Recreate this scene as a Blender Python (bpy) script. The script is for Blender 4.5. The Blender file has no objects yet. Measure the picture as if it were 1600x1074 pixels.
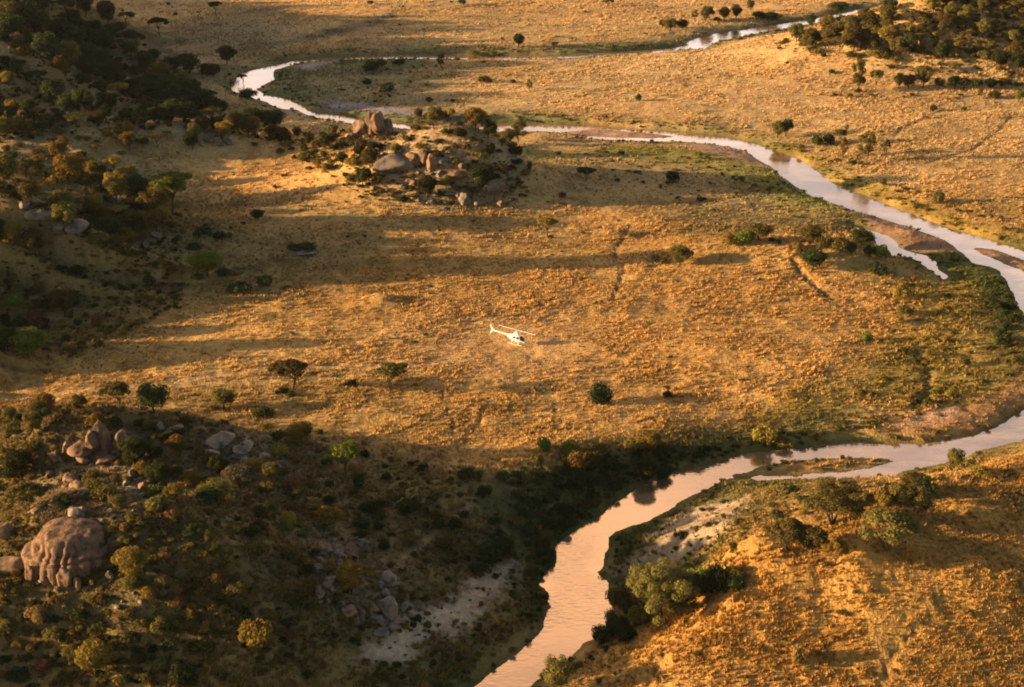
import bpy, math, random
import numpy as np
from mathutils import Vector, Matrix

SC = bpy.context.scene
COL = SC.collection
R = math.radians

# ------------------------------------------------------------------ camera, world, sun, exposure
CAM_H = 142.0
PITCH = R(23.0)
FPX = 50.0 / 36.0 * 1600.0
cam_d = bpy.data.cameras.new('camera')
cam_d.lens = 50.0
cam_d.sensor_width = 36.0
cam_d.clip_start = 1.0
cam_d.clip_end = 20000.0
cam = bpy.data.objects.new('camera', cam_d)
cam.location = (0, 0, CAM_H)
cam.rotation_euler = (R(90) - PITCH, 0, 0)
COL.objects.link(cam)
SC.camera = cam

SUN_EL = R(10.5)
SUN_AZ = R(6.0)          # the sun stands to the left, this much behind the camera
world = bpy.data.worlds.new('World')
SC.world = world
world.use_nodes = True
wn = world.node_tree.nodes
wl = world.node_tree.links
wn.clear()
w_out = wn.new('ShaderNodeOutputWorld')
w_bg = wn.new('ShaderNodeBackground')
w_sky = wn.new('ShaderNodeTexSky')
w_sky.sky_type = 'NISHITA'
w_sky.sun_disc = False
w_sky.sun_elevation = SUN_EL
w_sky.sun_rotation = R(-90) - SUN_AZ
w_sky.altitude = 1200
w_sky.air_density = 1.0
w_sky.dust_density = 4.0
w_sky.ozone_density = 1.0
w_bg.inputs['Strength'].default_value = 0.07
# unseen bright band added low in the sky ahead for the river to reflect: warm on the sun's side, greyer away from it, palest at the horizon
w_tc = wn.new('ShaderNodeTexCoord')
w_sep = wn.new('ShaderNodeSeparateXYZ')
wl.new(w_tc.outputs['Generated'], w_sep.inputs[0])


def w_range(src, a, b, c=0.0, d=1.0):
    m = wn.new('ShaderNodeMapRange'); m.interpolation_type = 'SMOOTHSTEP'
    for k, v in zip(('From Min', 'From Max', 'To Min', 'To Max'), (a, b, c, d)):
        m.inputs[k].default_value = v
    wl.new(src, m.inputs['Value'])
    return m.outputs[0]


def w_mul(a, b):
    m = wn.new('ShaderNodeMath'); m.operation = 'MULTIPLY'
    wl.new(a, m.inputs[0]); wl.new(b, m.inputs[1])
    return m.outputs[0]


def w_mix(fac, a, b):
    m = wn.new('ShaderNodeMix'); m.data_type = 'RGBA'
    wl.new(fac, m.inputs[0])
    for k, v in ((6, a), (7, b)):
        if isinstance(v, tuple): m.inputs[k].default_value = (*v, 1)
        else: wl.new(v, m.inputs[k])
    return m.outputs[2]


w_side = w_mix(w_range(w_sep.outputs['X'], 0.30, -0.02), (5.0, 3.8, 3.3), (15.5, 7.2, 2.9))
w_band = w_mix(w_range(w_sep.outputs['Z'], 0.42, 0.18), w_side, (8.6, 7.2, 6.6))
w_nz = wn.new('ShaderNodeTexNoise')
w_nz.inputs['Scale'].default_value = 6.0
w_nz.inputs['Detail'].default_value = 5
wl.new(w_tc.outputs['Generated'], w_nz.inputs['Vector'])
w_msk = w_mul(w_mul(w_range(w_sep.outputs['Y'], 0.45, 0.78), w_range(w_sep.outputs['Z'], 0.68, 0.52)), w_range(w_nz.outputs[0], 0.36, 0.58, 0.55, 1.0))
w_tint = wn.new('ShaderNodeMix'); w_tint.data_type = 'RGBA'; w_tint.blend_type = 'MULTIPLY'
w_tint.inputs[0].default_value = 1.0
w_tint.inputs[7].default_value = (1.0, 0.86, 0.68, 1)      # warm evening air
wl.new(w_sky.outputs[0], w_tint.inputs[6])
wl.new(w_mix(w_msk, w_tint.outputs[2], w_band), w_bg.inputs['Color'])
wl.new(w_bg.outputs[0], w_out.inputs['Surface'])

sun_d = bpy.data.lights.new('sun', 'SUN')
sun_d.energy = 5.0
sun_d.angle = R(0.5)
sun_d.color = (1.0, 0.615, 0.285)
sun = bpy.data.objects.new('sun', sun_d)
ldir = Vector((math.cos(SUN_EL) * math.cos(SUN_AZ), math.cos(SUN_EL) * math.sin(SUN_AZ), -math.sin(SUN_EL)))
sun.rotation_euler = ldir.to_track_quat('-Z', 'Y').to_euler()
sun.location = (-300, 0, 200)
COL.objects.link(sun)
TAN = math.tan(SUN_EL)

SC.view_settings.view_transform = 'Standard'
SC.view_settings.look = 'None'
SC.view_settings.gamma = 1.0
SC.view_settings.use_curve_mapping = False
SC.view_settings.exposure = 1.74
SC.cycles.pixel_filter_type = 'BLACKMAN_HARRIS'
SC.cycles.filter_width = 1.9
SC.cycles.max_bounces = 5
SC.cycles.diffuse_bounces = 3
SC.cycles.transparent_max_bounces = 4
SC.cycles.use_denoising = True
SC.cycles.sample_clamp_indirect = 6

# ------------------------------------------------------------------ numeric helpers
rng = np.random.default_rng(7)
random.seed(7)


class Noise:
    def __init__(self, seed):
        self.t = np.random.default_rng(seed).random((256, 256)).astype(np.float32) * 2 - 1

    def __call__(self, x, y, wl_):
        x = np.asarray(x) / wl_ + 1000.37
        y = np.asarray(y) / wl_ + 1000.71
        xi = np.floor(x).astype(np.int64); yi = np.floor(y).astype(np.int64)
        fx = x - xi; fy = y - yi
        fx = fx * fx * (3 - 2 * fx); fy = fy * fy * (3 - 2 * fy)
        a = self.t[xi & 255, yi & 255]; b = self.t[(xi + 1) & 255, yi & 255]
        c = self.t[xi & 255, (yi + 1) & 255]; d = self.t[(xi + 1) & 255, (yi + 1) & 255]
        return (a * (1 - fx) + b * fx) * (1 - fy) + (c * (1 - fx) + d * fx) * fy


N1, N2, N3, N4, N5 = (Noise(i) for i in (11, 12, 13, 14, 15))


def fbm(n, x, y, wl_, oct_=4, gain=0.5):
    s = 0; a = 1; tot = 0
    for i in range(oct_):
        s = s + a * n(x + i * 37.1, y - i * 17.3, wl_ / 2 ** i); tot += a; a *= gain
    return s / tot


def sstep(a, b, x):
    t = np.clip((x - a) / (b - a), 0, 1)
    return t * t * (3 - 2 * t)


CT, ST = math.cos(PITCH), math.sin(PITCH)


def ray(u, v):
    a = (u - 800.0) / FPX; b = (537.0 - v) / FPX
    return (a, CT + b * ST, -ST + b * CT)


def flat(u, v, z=0.0):
    d = ray(u, v)
    t = (z - CAM_H) / d[2]
    return (d[0] * t, d[1] * t)


def project(x, y, z):
    dz = z - CAM_H
    dep = y * CT - dz * ST
    up = y * ST + dz * CT
    return 800 + FPX * x / dep, 537 - FPX * up / dep


def scale_at(x, y, z):          # photograph pixels per metre
    return FPX / (y * CT - (z - CAM_H) * ST)


def wpoly(pts, z=0.0):
    return np.array([flat(u, v, z) for u, v in pts])


# ------------------------------------------------------------------ regular grid carrying fields
GX = np.arange(-460, 461, 1.5); GY = np.arange(120, 1100, 1.5)
GXX, GYY = np.meshgrid(GX, GY, indexing='ij')


def poly_sd(poly, X=GXX, Y=GYY, closed=True):
    """signed distance (negative inside) to a polygon, or distance to an open line"""
    d2 = np.full(X.shape, 1e18); inside = np.zeros(X.shape, bool)
    n = len(poly)
    for i in range(n if closed else n - 1):
        ax, ay = poly[i]; bx, by = poly[(i + 1) % n]
        ex, ey = bx - ax, by - ay
        L = ex * ex + ey * ey + 1e-9
        px = X - ax; py = Y - ay
        t = np.clip((px * ex + py * ey) / L, 0, 1)
        d2 = np.minimum(d2, (px - ex * t) ** 2 + (py - ey * t) ** 2)
        if closed and abs(by - ay) > 1e-9:
            c = ((ay > Y) != (by > Y)) & (X < ex * (Y - ay) / (by - ay) + ax)
            inside ^= c
    d = np.sqrt(d2)
    return np.where(inside, -d, d) if closed else d


def samp(F, x, y):
    x = np.asarray(x, float); y = np.asarray(y, float)
    fx = np.clip((x - GX[0]) / 1.5, 0, len(GX) - 1.001); fy = np.clip((y - GY[0]) / 1.5, 0, len(GY) - 1.001)
    xi = fx.astype(int); yi = fy.astype(int); fx = fx - xi; fy = fy - yi
    return (F[xi, yi] * (1 - fx) + F[xi + 1, yi] * fx) * (1 - fy) + (F[xi, yi + 1] * (1 - fx) + F[xi + 1, yi + 1] * fx) * fy


WATER = [
    # the big middle reach, from the left loop to the right edge
    [(507, 90), (465, 93), (420, 103), (400, 108), (375, 116), (368, 128), (361, 140), (372, 146), (392, 150), (402, 156), (418, 160),
     (428, 167), (447, 171), (465, 172), (477, 179), (500, 185), (550, 193), (612, 200), (675, 204), (750, 205.5), (800, 206.5), (850, 205),
     (917, 213), (917, 217), (970, 219), (1020, 221), (1062, 221), (1125, 227), (1165, 236), (1182, 248), (1205, 260), (1220, 275), (1240, 288),
     (1270, 308), (1292, 314), (1300, 318), (1345, 333), (1380, 342), (1430, 358), (1475, 375), (1492, 386), (1508, 400),
     (1520, 412), (1545, 416), (1560, 422), (1573, 440), (1585, 460), (1590, 478), (1610, 500), (1680, 560), (1700, 600), (1650, 622), (1600, 640),
     (1570, 662), (1530, 680), (1480, 688), (1450, 693), (1400, 693), (1330, 692), (1290, 696), (1250, 700), (1225, 698), (1200, 705),
     (1170, 708), (1125, 721), (1090, 730), (1050, 740), (1015, 752), (980, 773), (950, 793), (944, 806), (927, 813), (912, 821), (885, 838),
     (866, 853), (873, 871), (871, 886), (855, 888), (845, 913), (860, 926), (857, 941), (863, 949), (850, 957), (847, 983), (830, 1003),
     (798, 1032), (745, 1071), (690, 1110), (560, 1190), (680, 1250), (780, 1150), (815, 1082), (850, 1055), (887, 1028), (907, 1006), (927, 996), (946, 981), (947, 966), (964, 958),
     (960, 951), (951, 936), (953, 911), (947, 904), (936, 898), (942, 888), (945, 876), (942, 866), (949, 853), (951, 841), (965, 831),
     (987, 821), (1012, 815), (1035, 803), (1062, 785), (1092, 771), (1110, 761), (1135, 749), (1167, 747), (1185, 752), (1225, 750), (1280, 748),
     (1355, 746), (1395, 744), (1415, 735), (1450, 729), (1500, 720), (1522, 706), (1550, 700), (1575, 693), (1600, 686), (1680, 670),
     (1790, 620), (1760, 520), (1660, 430), (1600, 393), (1560, 379), (1500, 362), (1450, 345), (1400, 325), (1350, 305),
     (1300, 285), (1270, 264), (1250, 249), (1200, 232), (1175, 223), (1125, 213), (1050, 205), (950, 197), (850, 193), (800, 193), (700, 194), (650, 194), (612, 191),
     (560, 185), (500, 175), (480, 173), (467, 163), (445, 154), (425, 149), (412, 147), (401, 140), (415, 131), (429, 125), (425, 114), (430, 109), (462, 99.5),
     (507, 94), (560, 93.5), (630, 92), (727, 93), (790, 93.5), (880, 92), (1000, 85.5), (1050, 79), (1100, 77), (1118, 66), (1160, 57), (1240, 42),
     (1300, 32), (1350, 20), (1400, 17), (1412, 10), (1402, -6), (1392, -6), (1396, 9), (1345, 13), (1290, 25), (1235, 35), (1160, 46), (1110, 53), (1085, 60), (1062, 73), (1000, 79), (895, 84.5),
     (790, 86.5), (727, 85.5), (630, 85), (560, 87)],
    [(1332, 353), (1355, 359), (1385, 367), (1402, 379), (1404, 388), (1427, 394), (1447, 399), (1463, 410), (1468, 423), (1482, 431),
     (1478, 438), (1465, 431), (1450, 420), (1438, 410), (1423, 403), (1392, 400), (1384, 388), (1370, 382), (1367, 374), (1352, 365)],
]
ISLANDS = [
    [(925, 202), (1000, 206.5), (1030, 210), (1056, 214), (1020, 217), (970, 216), (925, 213.5), (870, 208)],
    [(1515, 387), (1555, 390), (1610, 411), (1620, 425), (1600, 424), (1570, 413), (1535, 398)],
    [(1120, 748), (1160, 741), (1200, 728), (1237, 720), (1300, 715), (1350, 715), (1409, 717), (1387, 724), (1350, 733), (1307, 740), (1250, 742), (1200, 743),
     (1172, 743.5)],
]
SD = np.full(GXX.shape, 1e9)
for p in WATER:
    SD = np.minimum(SD, poly_sd(wpoly(p)))
ISL = np.full(GXX.shape, 1e9)
for p in ISLANDS:
    ISL = np.minimum(ISL, poly_sd(wpoly(p)))
SD = np.maximum(SD, -ISL)
SD = SD + 0.55 * fbm(N3, GXX, GYY, 7, 2)
gy = np.gradient(SD, 1.5, axis=1)
NORTH = np.clip(gy * 0.5 + 0.5, 0, 1)

# hills: (pixel, height, sx, sy)
HILLS = [
    ((665, 292), 16.5, 24, 14), ((585, 245), 9.5, 17, 12), ((745, 302), 9.0, 15, 9),
    ((310, 232), 7.5, 14, 9), ((120, 250), 9.0, 50, 12), ((-60, 265), 12.0, 50, 16),
    ((60, 395), 9.0, 30, 14), ((220, 365), 5.0, 20, 10),
    ((170, 765), 8.3, 22, 11), ((90, 770), 6.0, 16, 10), ((360, 740), 3.2, 18, 9), ((90, 935), 6.0, 13, 9),
    ((290, 850), 6.5, 26, 17), ((120, 1000), 7.5, 28, 16), ((470, 820), 1.5, 16, 14), ((350, 1020), 6.0, 22, 12), ((250, 960), 6, 22, 14),
    ((1450, 95), 19.0, 48, 30), ((1600, 80), 22.0, 50, 40),
    ((1250, 405), 4.0, 30, 9), ((1140, 390), 2.5, 16, 7), ((1340, 400), 2.0, 14, 8),
    ((1520, 900), 9.0, 55, 26), ((1250, 960), 5.0, 36, 14), ((1650, 760), 6.0, 30, 12), ((1330, 820), 2.5, 22, 8), ((905, 768), 3.0, 14, 8), ((1000, 716), 3.2, 16, 5), ((825, 810), 4.0, 12, 10), ((1120, 690), 2.2, 16, 5),
    ((592, 478), 2.6, 4.2, 2.2), ((850, 480), 1.2, 20, 9), ((1230, 560), 2.2, 22, 12), ((1000, 660), 1.5, 22, 6),
    ((455, 520), 1.2, 8, 3), ((1100, 700), 1.0, 14, 4),
    ((1140, 945), 3.8, 6, 3.6), ((1320, 968), 2.4, 10, 3.5), ((1335, 850), 3.0, 6, 3), ((1020, 965), 2.0, 6, 3), ((1400, 905), 2.2, 8, 2.6), ((1030, 1040), 1.2, 8, 4), ((1500, 860), 2.4, 7, 2.6), ((1150, 1000), 1.3, 7, 3), ((1540, 1000), 2.4, 8, 3),
    ((400, 500), 1.3, 14, 1.8), ((520, 440), 1.2, 16, 1.8), ((640, 410), 1.1, 14, 1.8), ((330, 545), 1.2, 15, 1.8), ((700, 450), 1.0, 14, 2.0), ((250, 570), 1.2, 14, 1.8), ((450, 480), 1.3, 10, 1.6), ((600, 370), 1.2, 16, 2.2), ((500, 300), 1.4, 18, 2.2), ((420, 290), 1.2, 14, 2.0), ((740, 640), 1.0, 16, 2), ((600, 660), 1.0, 14, 2),
]
HW = [(flat(u, v, 2.5), h, sx, sy) for (u, v), h, sx, sy in HILLS]

# the ridge on the left, partly outside the picture: (row, pixel column where its shade ends)
RV = [0, 25, 60, 100, 150, 180, 200, 232, 260, 300, 330, 365, 400, 430, 455, 500, 540, 575, 610, 650, 690, 730, 800, 870, 950, 1030, 1150]
RU = [330, 480, 640, 690, 700, 640, 300, -40, 60, 170, 430, 590, 600, 560, 520, 420, 300, 190, 60, -60, -60, -60, -40, 20, 330, 520, 560]
ry = np.array([flat(800, v, 2.5)[1] for v in RV])[::-1]
rend = np.array([flat(u, v, 2.5)[0] for u, v in zip(RU, RV)])[::-1]


def JW(y):
    return sstep(292, 305, y) * (1 - 0.5 * sstep(440, 500, y))


def ridge(x, y):
    xl = -0.36 * (0.92 * y + 55)
    xr = xl - 42 + 10 * N2(y * 0, y, 60)
    xe = np.interp(y, ry, rend) 
    H = np.maximum((xe - xr) * TAN, 4.0)
    jw = JW(y)
    jag = 2.6 * N1(y * 0 + 5, y, 9) + 1.6 * N2(y * 0 + 9, y, 4.6)
    ph = y / 9.5 * 6.2832 + 2.6 * N2(y * 0 + 9, y, 14)
    shade_teeth = sstep(-0.25, 0.35, np.sin(ph) + 0.35 * N3(y * 0, y, 3)) * np.clip(10.5 + 17.0 * N1(y * 0 + 2, y, 9), 3, 25)     # unseen teeth added to the crest to streak the plain with shade
    H = np.maximum(H + jag * np.clip(H / 14, 0.25, 1.0) * (1 - 0.75 * jw) + jw * (shade_teeth - 7.0), 1.0)
    fade = sstep(60, 150, y) * (1 - sstep(1000, 1300, y))
    H = np.maximum(H, 2) * fade
    dx = x - xr
    LE = 2.6 * H + 6
    east = np.clip(1 - dx / LE, 0, 1); east = east * east * (3 - 2 * east)
    west = np.clip(1 + dx / 160, 0, 1); west = west * west * (3 - 2 * west)
    return H * np.where(dx > 0, east, west)


def height(x, y, fine=True):
    x = np.asarray(x, float); y = np.asarray(y, float)
    d = samp(SD, x, y) + 0.40 * fbm(N2, x, y, 2.4, 2)
    far = np.maximum(np.abs(x) - 400, 0) + np.maximum(y - 1050, 0) + np.maximum(125 - y, 0)
    d = np.where(far > 0, 60, d)
    nn = samp(NORTH, x, y)
    base = 2.3 + 1.3 * fbm(N1, x, y, 150, 2) + 0.55 * fbm(N2, x, y, 38, 2)
    base = np.maximum(base, 0.9)
    W = (9.5 - 7.0 * nn) * (1 + 0.9 * sstep(450, 560, y) * (1 - nn))
    prof = 1 - np.exp(-np.maximum(d, 0) / W)
    h = 0.10 * sstep(0, 0.8, d) + base * prof
    isl = samp(ISL, x, y)
    h = np.where((isl < 1.5) & (d > 0), 0.06 + 0.45 * sstep(0, 5, d), h)
    rise = sstep(2, 26, d)
    hh = 0
    for (cx, cy), H, sx, sy in HW:
        hh = hh + H * np.exp(-0.5 * (((x - cx) / sx) ** 2 + ((y - cy) / sy) ** 2))
    hill = hh + ridge(x, y)
    h = h + hill * rise
    if fine:
        up = sstep(0.5, 4, d) * (1 - 0.7 * np.exp(-((x - 6) / 20) ** 2 - ((y - 331) / 9) ** 2))
        h = h + up * (0.42 * fbm(N3, x * 0.7, y * 1.2, 9, 2) + 0.32 * (1 - 0.4 * sstep(350, 600, y)) * fbm(N5, x, y * 1.25, 3.0, 3, 0.6))
        rough = sstep(3, 12, hill)
        h = h + up * rough * (1.5 * fbm(N4, x, y, 13, 3) + 0.7 * np.abs(fbm(N2, x, y, 5, 3)))
        for F, w, c, dp in TRK:
            h = h - up * dp * np.exp(-(samp(F, x, y) / w) ** 2)
    h = np.where(d < 0, -0.12 - 0.9 * sstep(0, 5, -d), h)
    return h


HG0 = height(GXX, GYY, False)


def gpoly(pts):
    """a line drawn on the land through the given pixels of the photograph"""
    out = []
    t = np.arange(120, 1300, 1.0)
    for u, v in pts:
        d = ray(u, v)
        x = d[0] * t; y = d[1] * t; z = CAM_H + d[2] * t
        q = np.argmax(z <= samp(HG0, x, y)); out.append((x[q], y[q]))
    return np.array(out)


# colour zones: (polygon in the photograph, softness m, colour, strength)
GOLD = np.array((0.51, 0.335, 0.125))
ZONES = []


def zone(pts, col, soft=4.0, amt=1.0, z=1.5, wob=3.0, thin=0.0):
    ZONES.append((wpoly(pts, z) if z < 1 else gpoly(pts), np.array(col), soft, amt, wob, thin))


GRN = (0.095, 0.125, 0.038); DGRN = (0.075, 0.085, 0.032); YGRN = (0.27, 0.25, 0.055); OLV = (0.20, 0.165, 0.065)
# areas coloured darker or greener than the gold grass
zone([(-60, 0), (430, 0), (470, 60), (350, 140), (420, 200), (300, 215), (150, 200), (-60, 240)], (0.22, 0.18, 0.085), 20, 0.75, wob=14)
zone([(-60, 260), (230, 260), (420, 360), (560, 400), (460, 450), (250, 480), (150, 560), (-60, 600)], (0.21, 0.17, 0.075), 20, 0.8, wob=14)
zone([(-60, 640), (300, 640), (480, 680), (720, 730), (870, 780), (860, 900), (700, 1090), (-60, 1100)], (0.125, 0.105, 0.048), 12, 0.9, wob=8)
zone([(860, 1100), (960, 960), (1250, 830), (1450, 760), (1700, 680), (1700, 1120)], (0.38, 0.225, 0.062), 10, 0.85, wob=8)
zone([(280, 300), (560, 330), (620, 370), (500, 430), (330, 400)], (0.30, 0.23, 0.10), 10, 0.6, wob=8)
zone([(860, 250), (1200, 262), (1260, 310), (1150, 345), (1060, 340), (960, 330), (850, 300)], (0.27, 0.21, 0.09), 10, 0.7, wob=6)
zone([(415, 112), (520, 94), (640, 92), (700, 100), (620, 112), (560, 140), (540, 160), (620, 172), (760, 187), (900, 190), (760, 197), (560, 188), (470, 165), (430, 150)], GRN, 6, 0.9)
zone([(430, 100), (560, 105), (720, 120), (700, 170), (560, 170), (450, 150)], (0.26, 0.21, 0.085), 15, 0.8, wob=10)
zone([(740, 205), (960, 225), (1100, 236), (1195, 262), (1290, 310), (1340, 350), (1230, 330), (1180, 290), (1080, 262), (940, 245), (820, 230)], YGRN, 6, 0.85)
zone([(1060, 325), (1130, 330), (1230, 325), (1300, 340), (1330, 362), (1200, 365), (1130, 385), (1050, 370)], OLV, 8, 0.7)
zone([(1200, 235), (1255, 252), (1310, 292), (1400, 326), (1500, 362), (1610, 395), (1610, 375), (1500, 340), (1400, 300), (1320, 270), (1240, 225)], (0.38, 0.27, 0.06), 4, 0.9)
zone([(1370, 430), (1500, 410), (1580, 455), (1610, 520), (1600, 600), (1500, 622), (1400, 652), (1290, 650), (1180, 690), (1290, 600), (1400, 540), (1410, 480)], (0.28, 0.225, 0.052), 8, 0.75, wob=16)
zone([(1500, 420), (1580, 450), (1610, 540), (1590, 600), (1560, 560), (1540, 470)], DGRN, 4, 0.8)
zone([(800, 740), (900, 705), (1000, 700), (1150, 670), (1300, 645), (1400, 640), (1300, 668), (1220, 696), (1120, 718), (1040, 738), (940, 795), (870, 845), (850, 900), (810, 850), (760, 780)], DGRN, 6, 0.9)
zone([(950, 830), (1000, 815), (1100, 765), (1167, 747), (1420, 742), (1330, 775), (1230, 800), (1120, 870), (1000, 930), (960, 960)], OLV, 5, 0.9)
zone([(945, 840), (1000, 820), (1060, 800), (1000, 850), (975, 900), (955, 950)], DGRN, 3, 0.85)
zone([(640, 1090), (740, 1060), (845, 960), (850, 890), (800, 900), (760, 960), (660, 1030), (560, 1060)], OLV, 5, 0.8)
zone([(850, 850), (870, 880), (860, 940), (845, 1000), (810, 1020), (820, 940)], DGRN, 3, 0.85)
zone([(1040, 82), (1240, 30), (1390, 10), (1400, 30), (1250, 48), (1130, 68), (1060, 84)], DGRN, 7, 0.75)
zone([(500, 80), (800, 76), (1050, 66), (1060, 76), (800, 86), (500, 90)], DGRN, 5, 0.75)
zone([(640, 10), (600, 38), (545, 52), (470, 66), (400, 78), (400, 72), (500, 50), (590, 26)], (0.14, 0.12, 0.06), 5, 0.8)
zone([(1490, 388), (1560, 425), (1580, 480), (1500, 440), (1400, 400), (1400, 380)], GRN, 4, 0.8)
# stony soil on the outcrops
STN = (0.24, 0.185, 0.125)
for _p in ([(590, 240), (600, 192), (700, 186), (790, 215), (825, 290), (800, 325), (700, 335), (600, 300)], [(70, 700), (180, 690), (250, 740), (230, 800), (60, 830)], [(480, 840), (560, 840), (640, 930), (640, 980), (500, 950)],
           [(300, 684), (420, 684), (460, 740), (340, 750)], [(10, 335), (200, 320), (260, 370), (120, 400)], [(1330, 50), (1440, 50), (1460, 85), (1350, 90)], [(290, 205), (350, 200), (365, 230)]):
    zone(_p, STN, 4, 0.6, wob=5)
# sand and bare earth
SAND = (0.50, 0.385, 0.275); BAR = (0.36, 0.225, 0.14)
zone([(505, 159), (545, 160), (620, 168), (700, 177), (790, 187), (700, 186), (600, 179), (520, 168)], (0.36, 0.29, 0.25), 2.5, 0.9, thin=1)
zone([(460, 104), (500, 96), (545, 94), (520, 100), (480, 108)], (0.30, 0.25, 0.21), 3, 0.8, thin=1)
zone([(1038, 840), (1075, 805), (1110, 790), (1158, 784), (1165, 798), (1135, 826), (1090, 850), (1050, 872), (1030, 860)], (0.38, 0.315, 0.24), 2, 0.95, thin=1, wob=4)  # sand colour lowered to stand for the shade on this patch
zone([(1000, 865), (1040, 850), (1040, 880), (985, 905), (970, 900)], (0.30, 0.235, 0.17), 2, 0.8, thin=1, wob=4)
zone([(812, 878), (782, 888), (740, 915), (690, 950), (640, 972), (600, 985), (560, 1012), (545, 1035), (570, 1052), (600, 1045), (640, 1032), (650, 1000), (700, 985), (700, 1005), (760, 965), (790, 915)], SAND, 0.9, 0.97, thin=1, wob=2.5)
zone([(1240, 694), (1330, 668), (1440, 648), (1540, 630), (1610, 595), (1610, 636), (1540, 672), (1450, 688), (1330, 690)], (0.37, 0.21, 0.105), 3, 0.85, thin=1)
zone([(1420, 650), (1500, 640), (1490, 660), (1400, 672)], (0.5, 0.36, 0.26), 2, 0.6, thin=1)
zone([(1042, 223), (1120, 227), (1175, 240), (1190, 256), (1140, 251), (1070, 234)], BAR, 2, 0.95, z=0.4, thin=1)
zone([(870, 205), (925, 202), (1000, 206), (1056, 214), (1000, 218), (925, 214)], BAR, 1.5, 1.0, z=0.2, thin=1)
zone([(1296, 316), (1345, 332), (1430, 357), (1480, 376), (1500, 392), (1440, 398), (1408, 386), (1400, 374), (1350, 352), (1310, 335)], (0.33, 0.20, 0.125), 2, 0.95, z=0.4, thin=1)
zone([(1510, 385), (1555, 389), (1615, 411), (1620, 428), (1570, 415), (1535, 400)], BAR, 1.5, 1.0, z=0.2, thin=1)
zone([(1165, 742), (1230, 722), (1350, 714), (1409, 717), (1350, 733), (1250, 742)], (0.30, 0.17, 0.07), 1.5, 0.8, z=0.2, thin=1)
zone([(640, 510), (700, 480), (850, 490), (950, 540), (900, 590), (700, 590), (600, 575)], (0.50, 0.335, 0.17), 14, 0.5, wob=8)

Z_R, Z_G, Z_B = (np.full(GXX.shape, c) for c in GOLD)
GRASS = np.ones(GXX.shape)
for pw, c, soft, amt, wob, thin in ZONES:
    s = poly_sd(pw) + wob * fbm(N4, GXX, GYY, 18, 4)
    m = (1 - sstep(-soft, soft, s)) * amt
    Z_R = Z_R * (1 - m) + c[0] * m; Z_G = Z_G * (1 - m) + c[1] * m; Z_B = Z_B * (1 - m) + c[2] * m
    if thin:
        GRASS *= 1 - m * 0.93

# game trails and vehicle tracks
TRACKS = [  # points, half width m, colour, depth
    ([(-20, 628), (60, 618), (150, 608), (250, 603), (330, 590), (420, 577), (520, 573), (640, 575), (740, 562)], 1.1, (0.50, 0.36, 0.19), 0.12),
    ([(200, 612), (330, 602), (450, 594), (560, 590)], 0.7, (0.48, 0.34, 0.18), 0.10),
    ([(985, 350), (975, 370), (965, 385), (962, 400), (972, 415), (973, 428), (967, 445), (955, 472)], 0.7, (0.14, 0.10, 0.055), 0.5),
    ([(968, 375), (955, 380), (957, 400), (963, 415), (971, 424)], 0.45, (0.16, 0.11, 0.06), 0.35),
    ([(955, 472), (975, 468), (990, 455)], 0.5, (0.16, 0.11, 0.06), 0.35),
    ([(1477, 170), (1450, 185), (1410, 200), (1398, 212)], 0.7, (0.15, 0.10, 0.05), 0.4),
    ([(1580, 182), (1565, 200), (1545, 215), (1520, 235), (1480, 245), (1440, 260)], 0.7, (0.15, 0.10, 0.05), 0.4),
    ([(688, 600), (695, 635), (708, 665), (712, 700)], 0.5, (0.15, 0.10, 0.05), 0.4),
    ([(760, 630), (748, 662), (728, 690), (712, 705)], 0.5, (0.15, 0.10, 0.05), 0.4),
    ([(1465, 930), (1452, 968), (1420, 1000), (1392, 1030), (1375, 1080)], 0.5, (0.16, 0.10, 0.05), 0.4),
    ([(1130, 960), (1075, 990), (1045, 1010), (1030, 1040), (1000, 1080)], 0.5, (0.16, 0.10, 0.05), 0.4),
    ([(1240, 405), (1250, 425), (1270, 445), (1300, 470)], 0.9, (0.15, 0.10, 0.05), 0.7),
    ([(765, 742), (800, 764), (850, 784), (892, 800)], 0.6, (0.38, 0.29, 0.19), 0.1),
    ([(760, 760), (720, 805), (660, 850), (615, 890)], 0.6, (0.33, 0.25, 0.15), 0.15),
    ([(0, 150), (60, 175), (180, 170), (260, 190)], 0.7, (0.30, 0.23, 0.13), 0.1),
    ([(760, 10), (900, 14), (1000, 22)], 0.7, (0.2, 0.14, 0.07), 0.3),
    ([(1430, 545), (1445, 575), (1452, 610), (1430, 640)], 1.0, (0.13, 0.11, 0.04), 0.7),
    ([(845, 610), (900, 690), (905, 715)], 0.4, (0.2, 0.14, 0.07), 0.3),
]
TRK = [(poly_sd(gpoly(p), closed=False), w, np.array(c), dp) for p, w, c, dp in TRACKS]


HG = height(GXX, GYY)


def hz(x, y):
    return float(height(np.array([x]), np.array([y]))[0])


def ground(u, v):
    """where the line of sight through pixel (u, v) of the photograph meets the land"""
    d = ray(u, v)
    t = np.arange(120, 1300, 0.5)
    x = d[0] * t; y = d[1] * t; z = CAM_H + d[2] * t
    g = samp(HG, x, y)
    k = np.argmax(z <= g)
    x0, y0 = x[k], y[k]
    return x0, y0, max(hz(x0, y0), 0.0)


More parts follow.
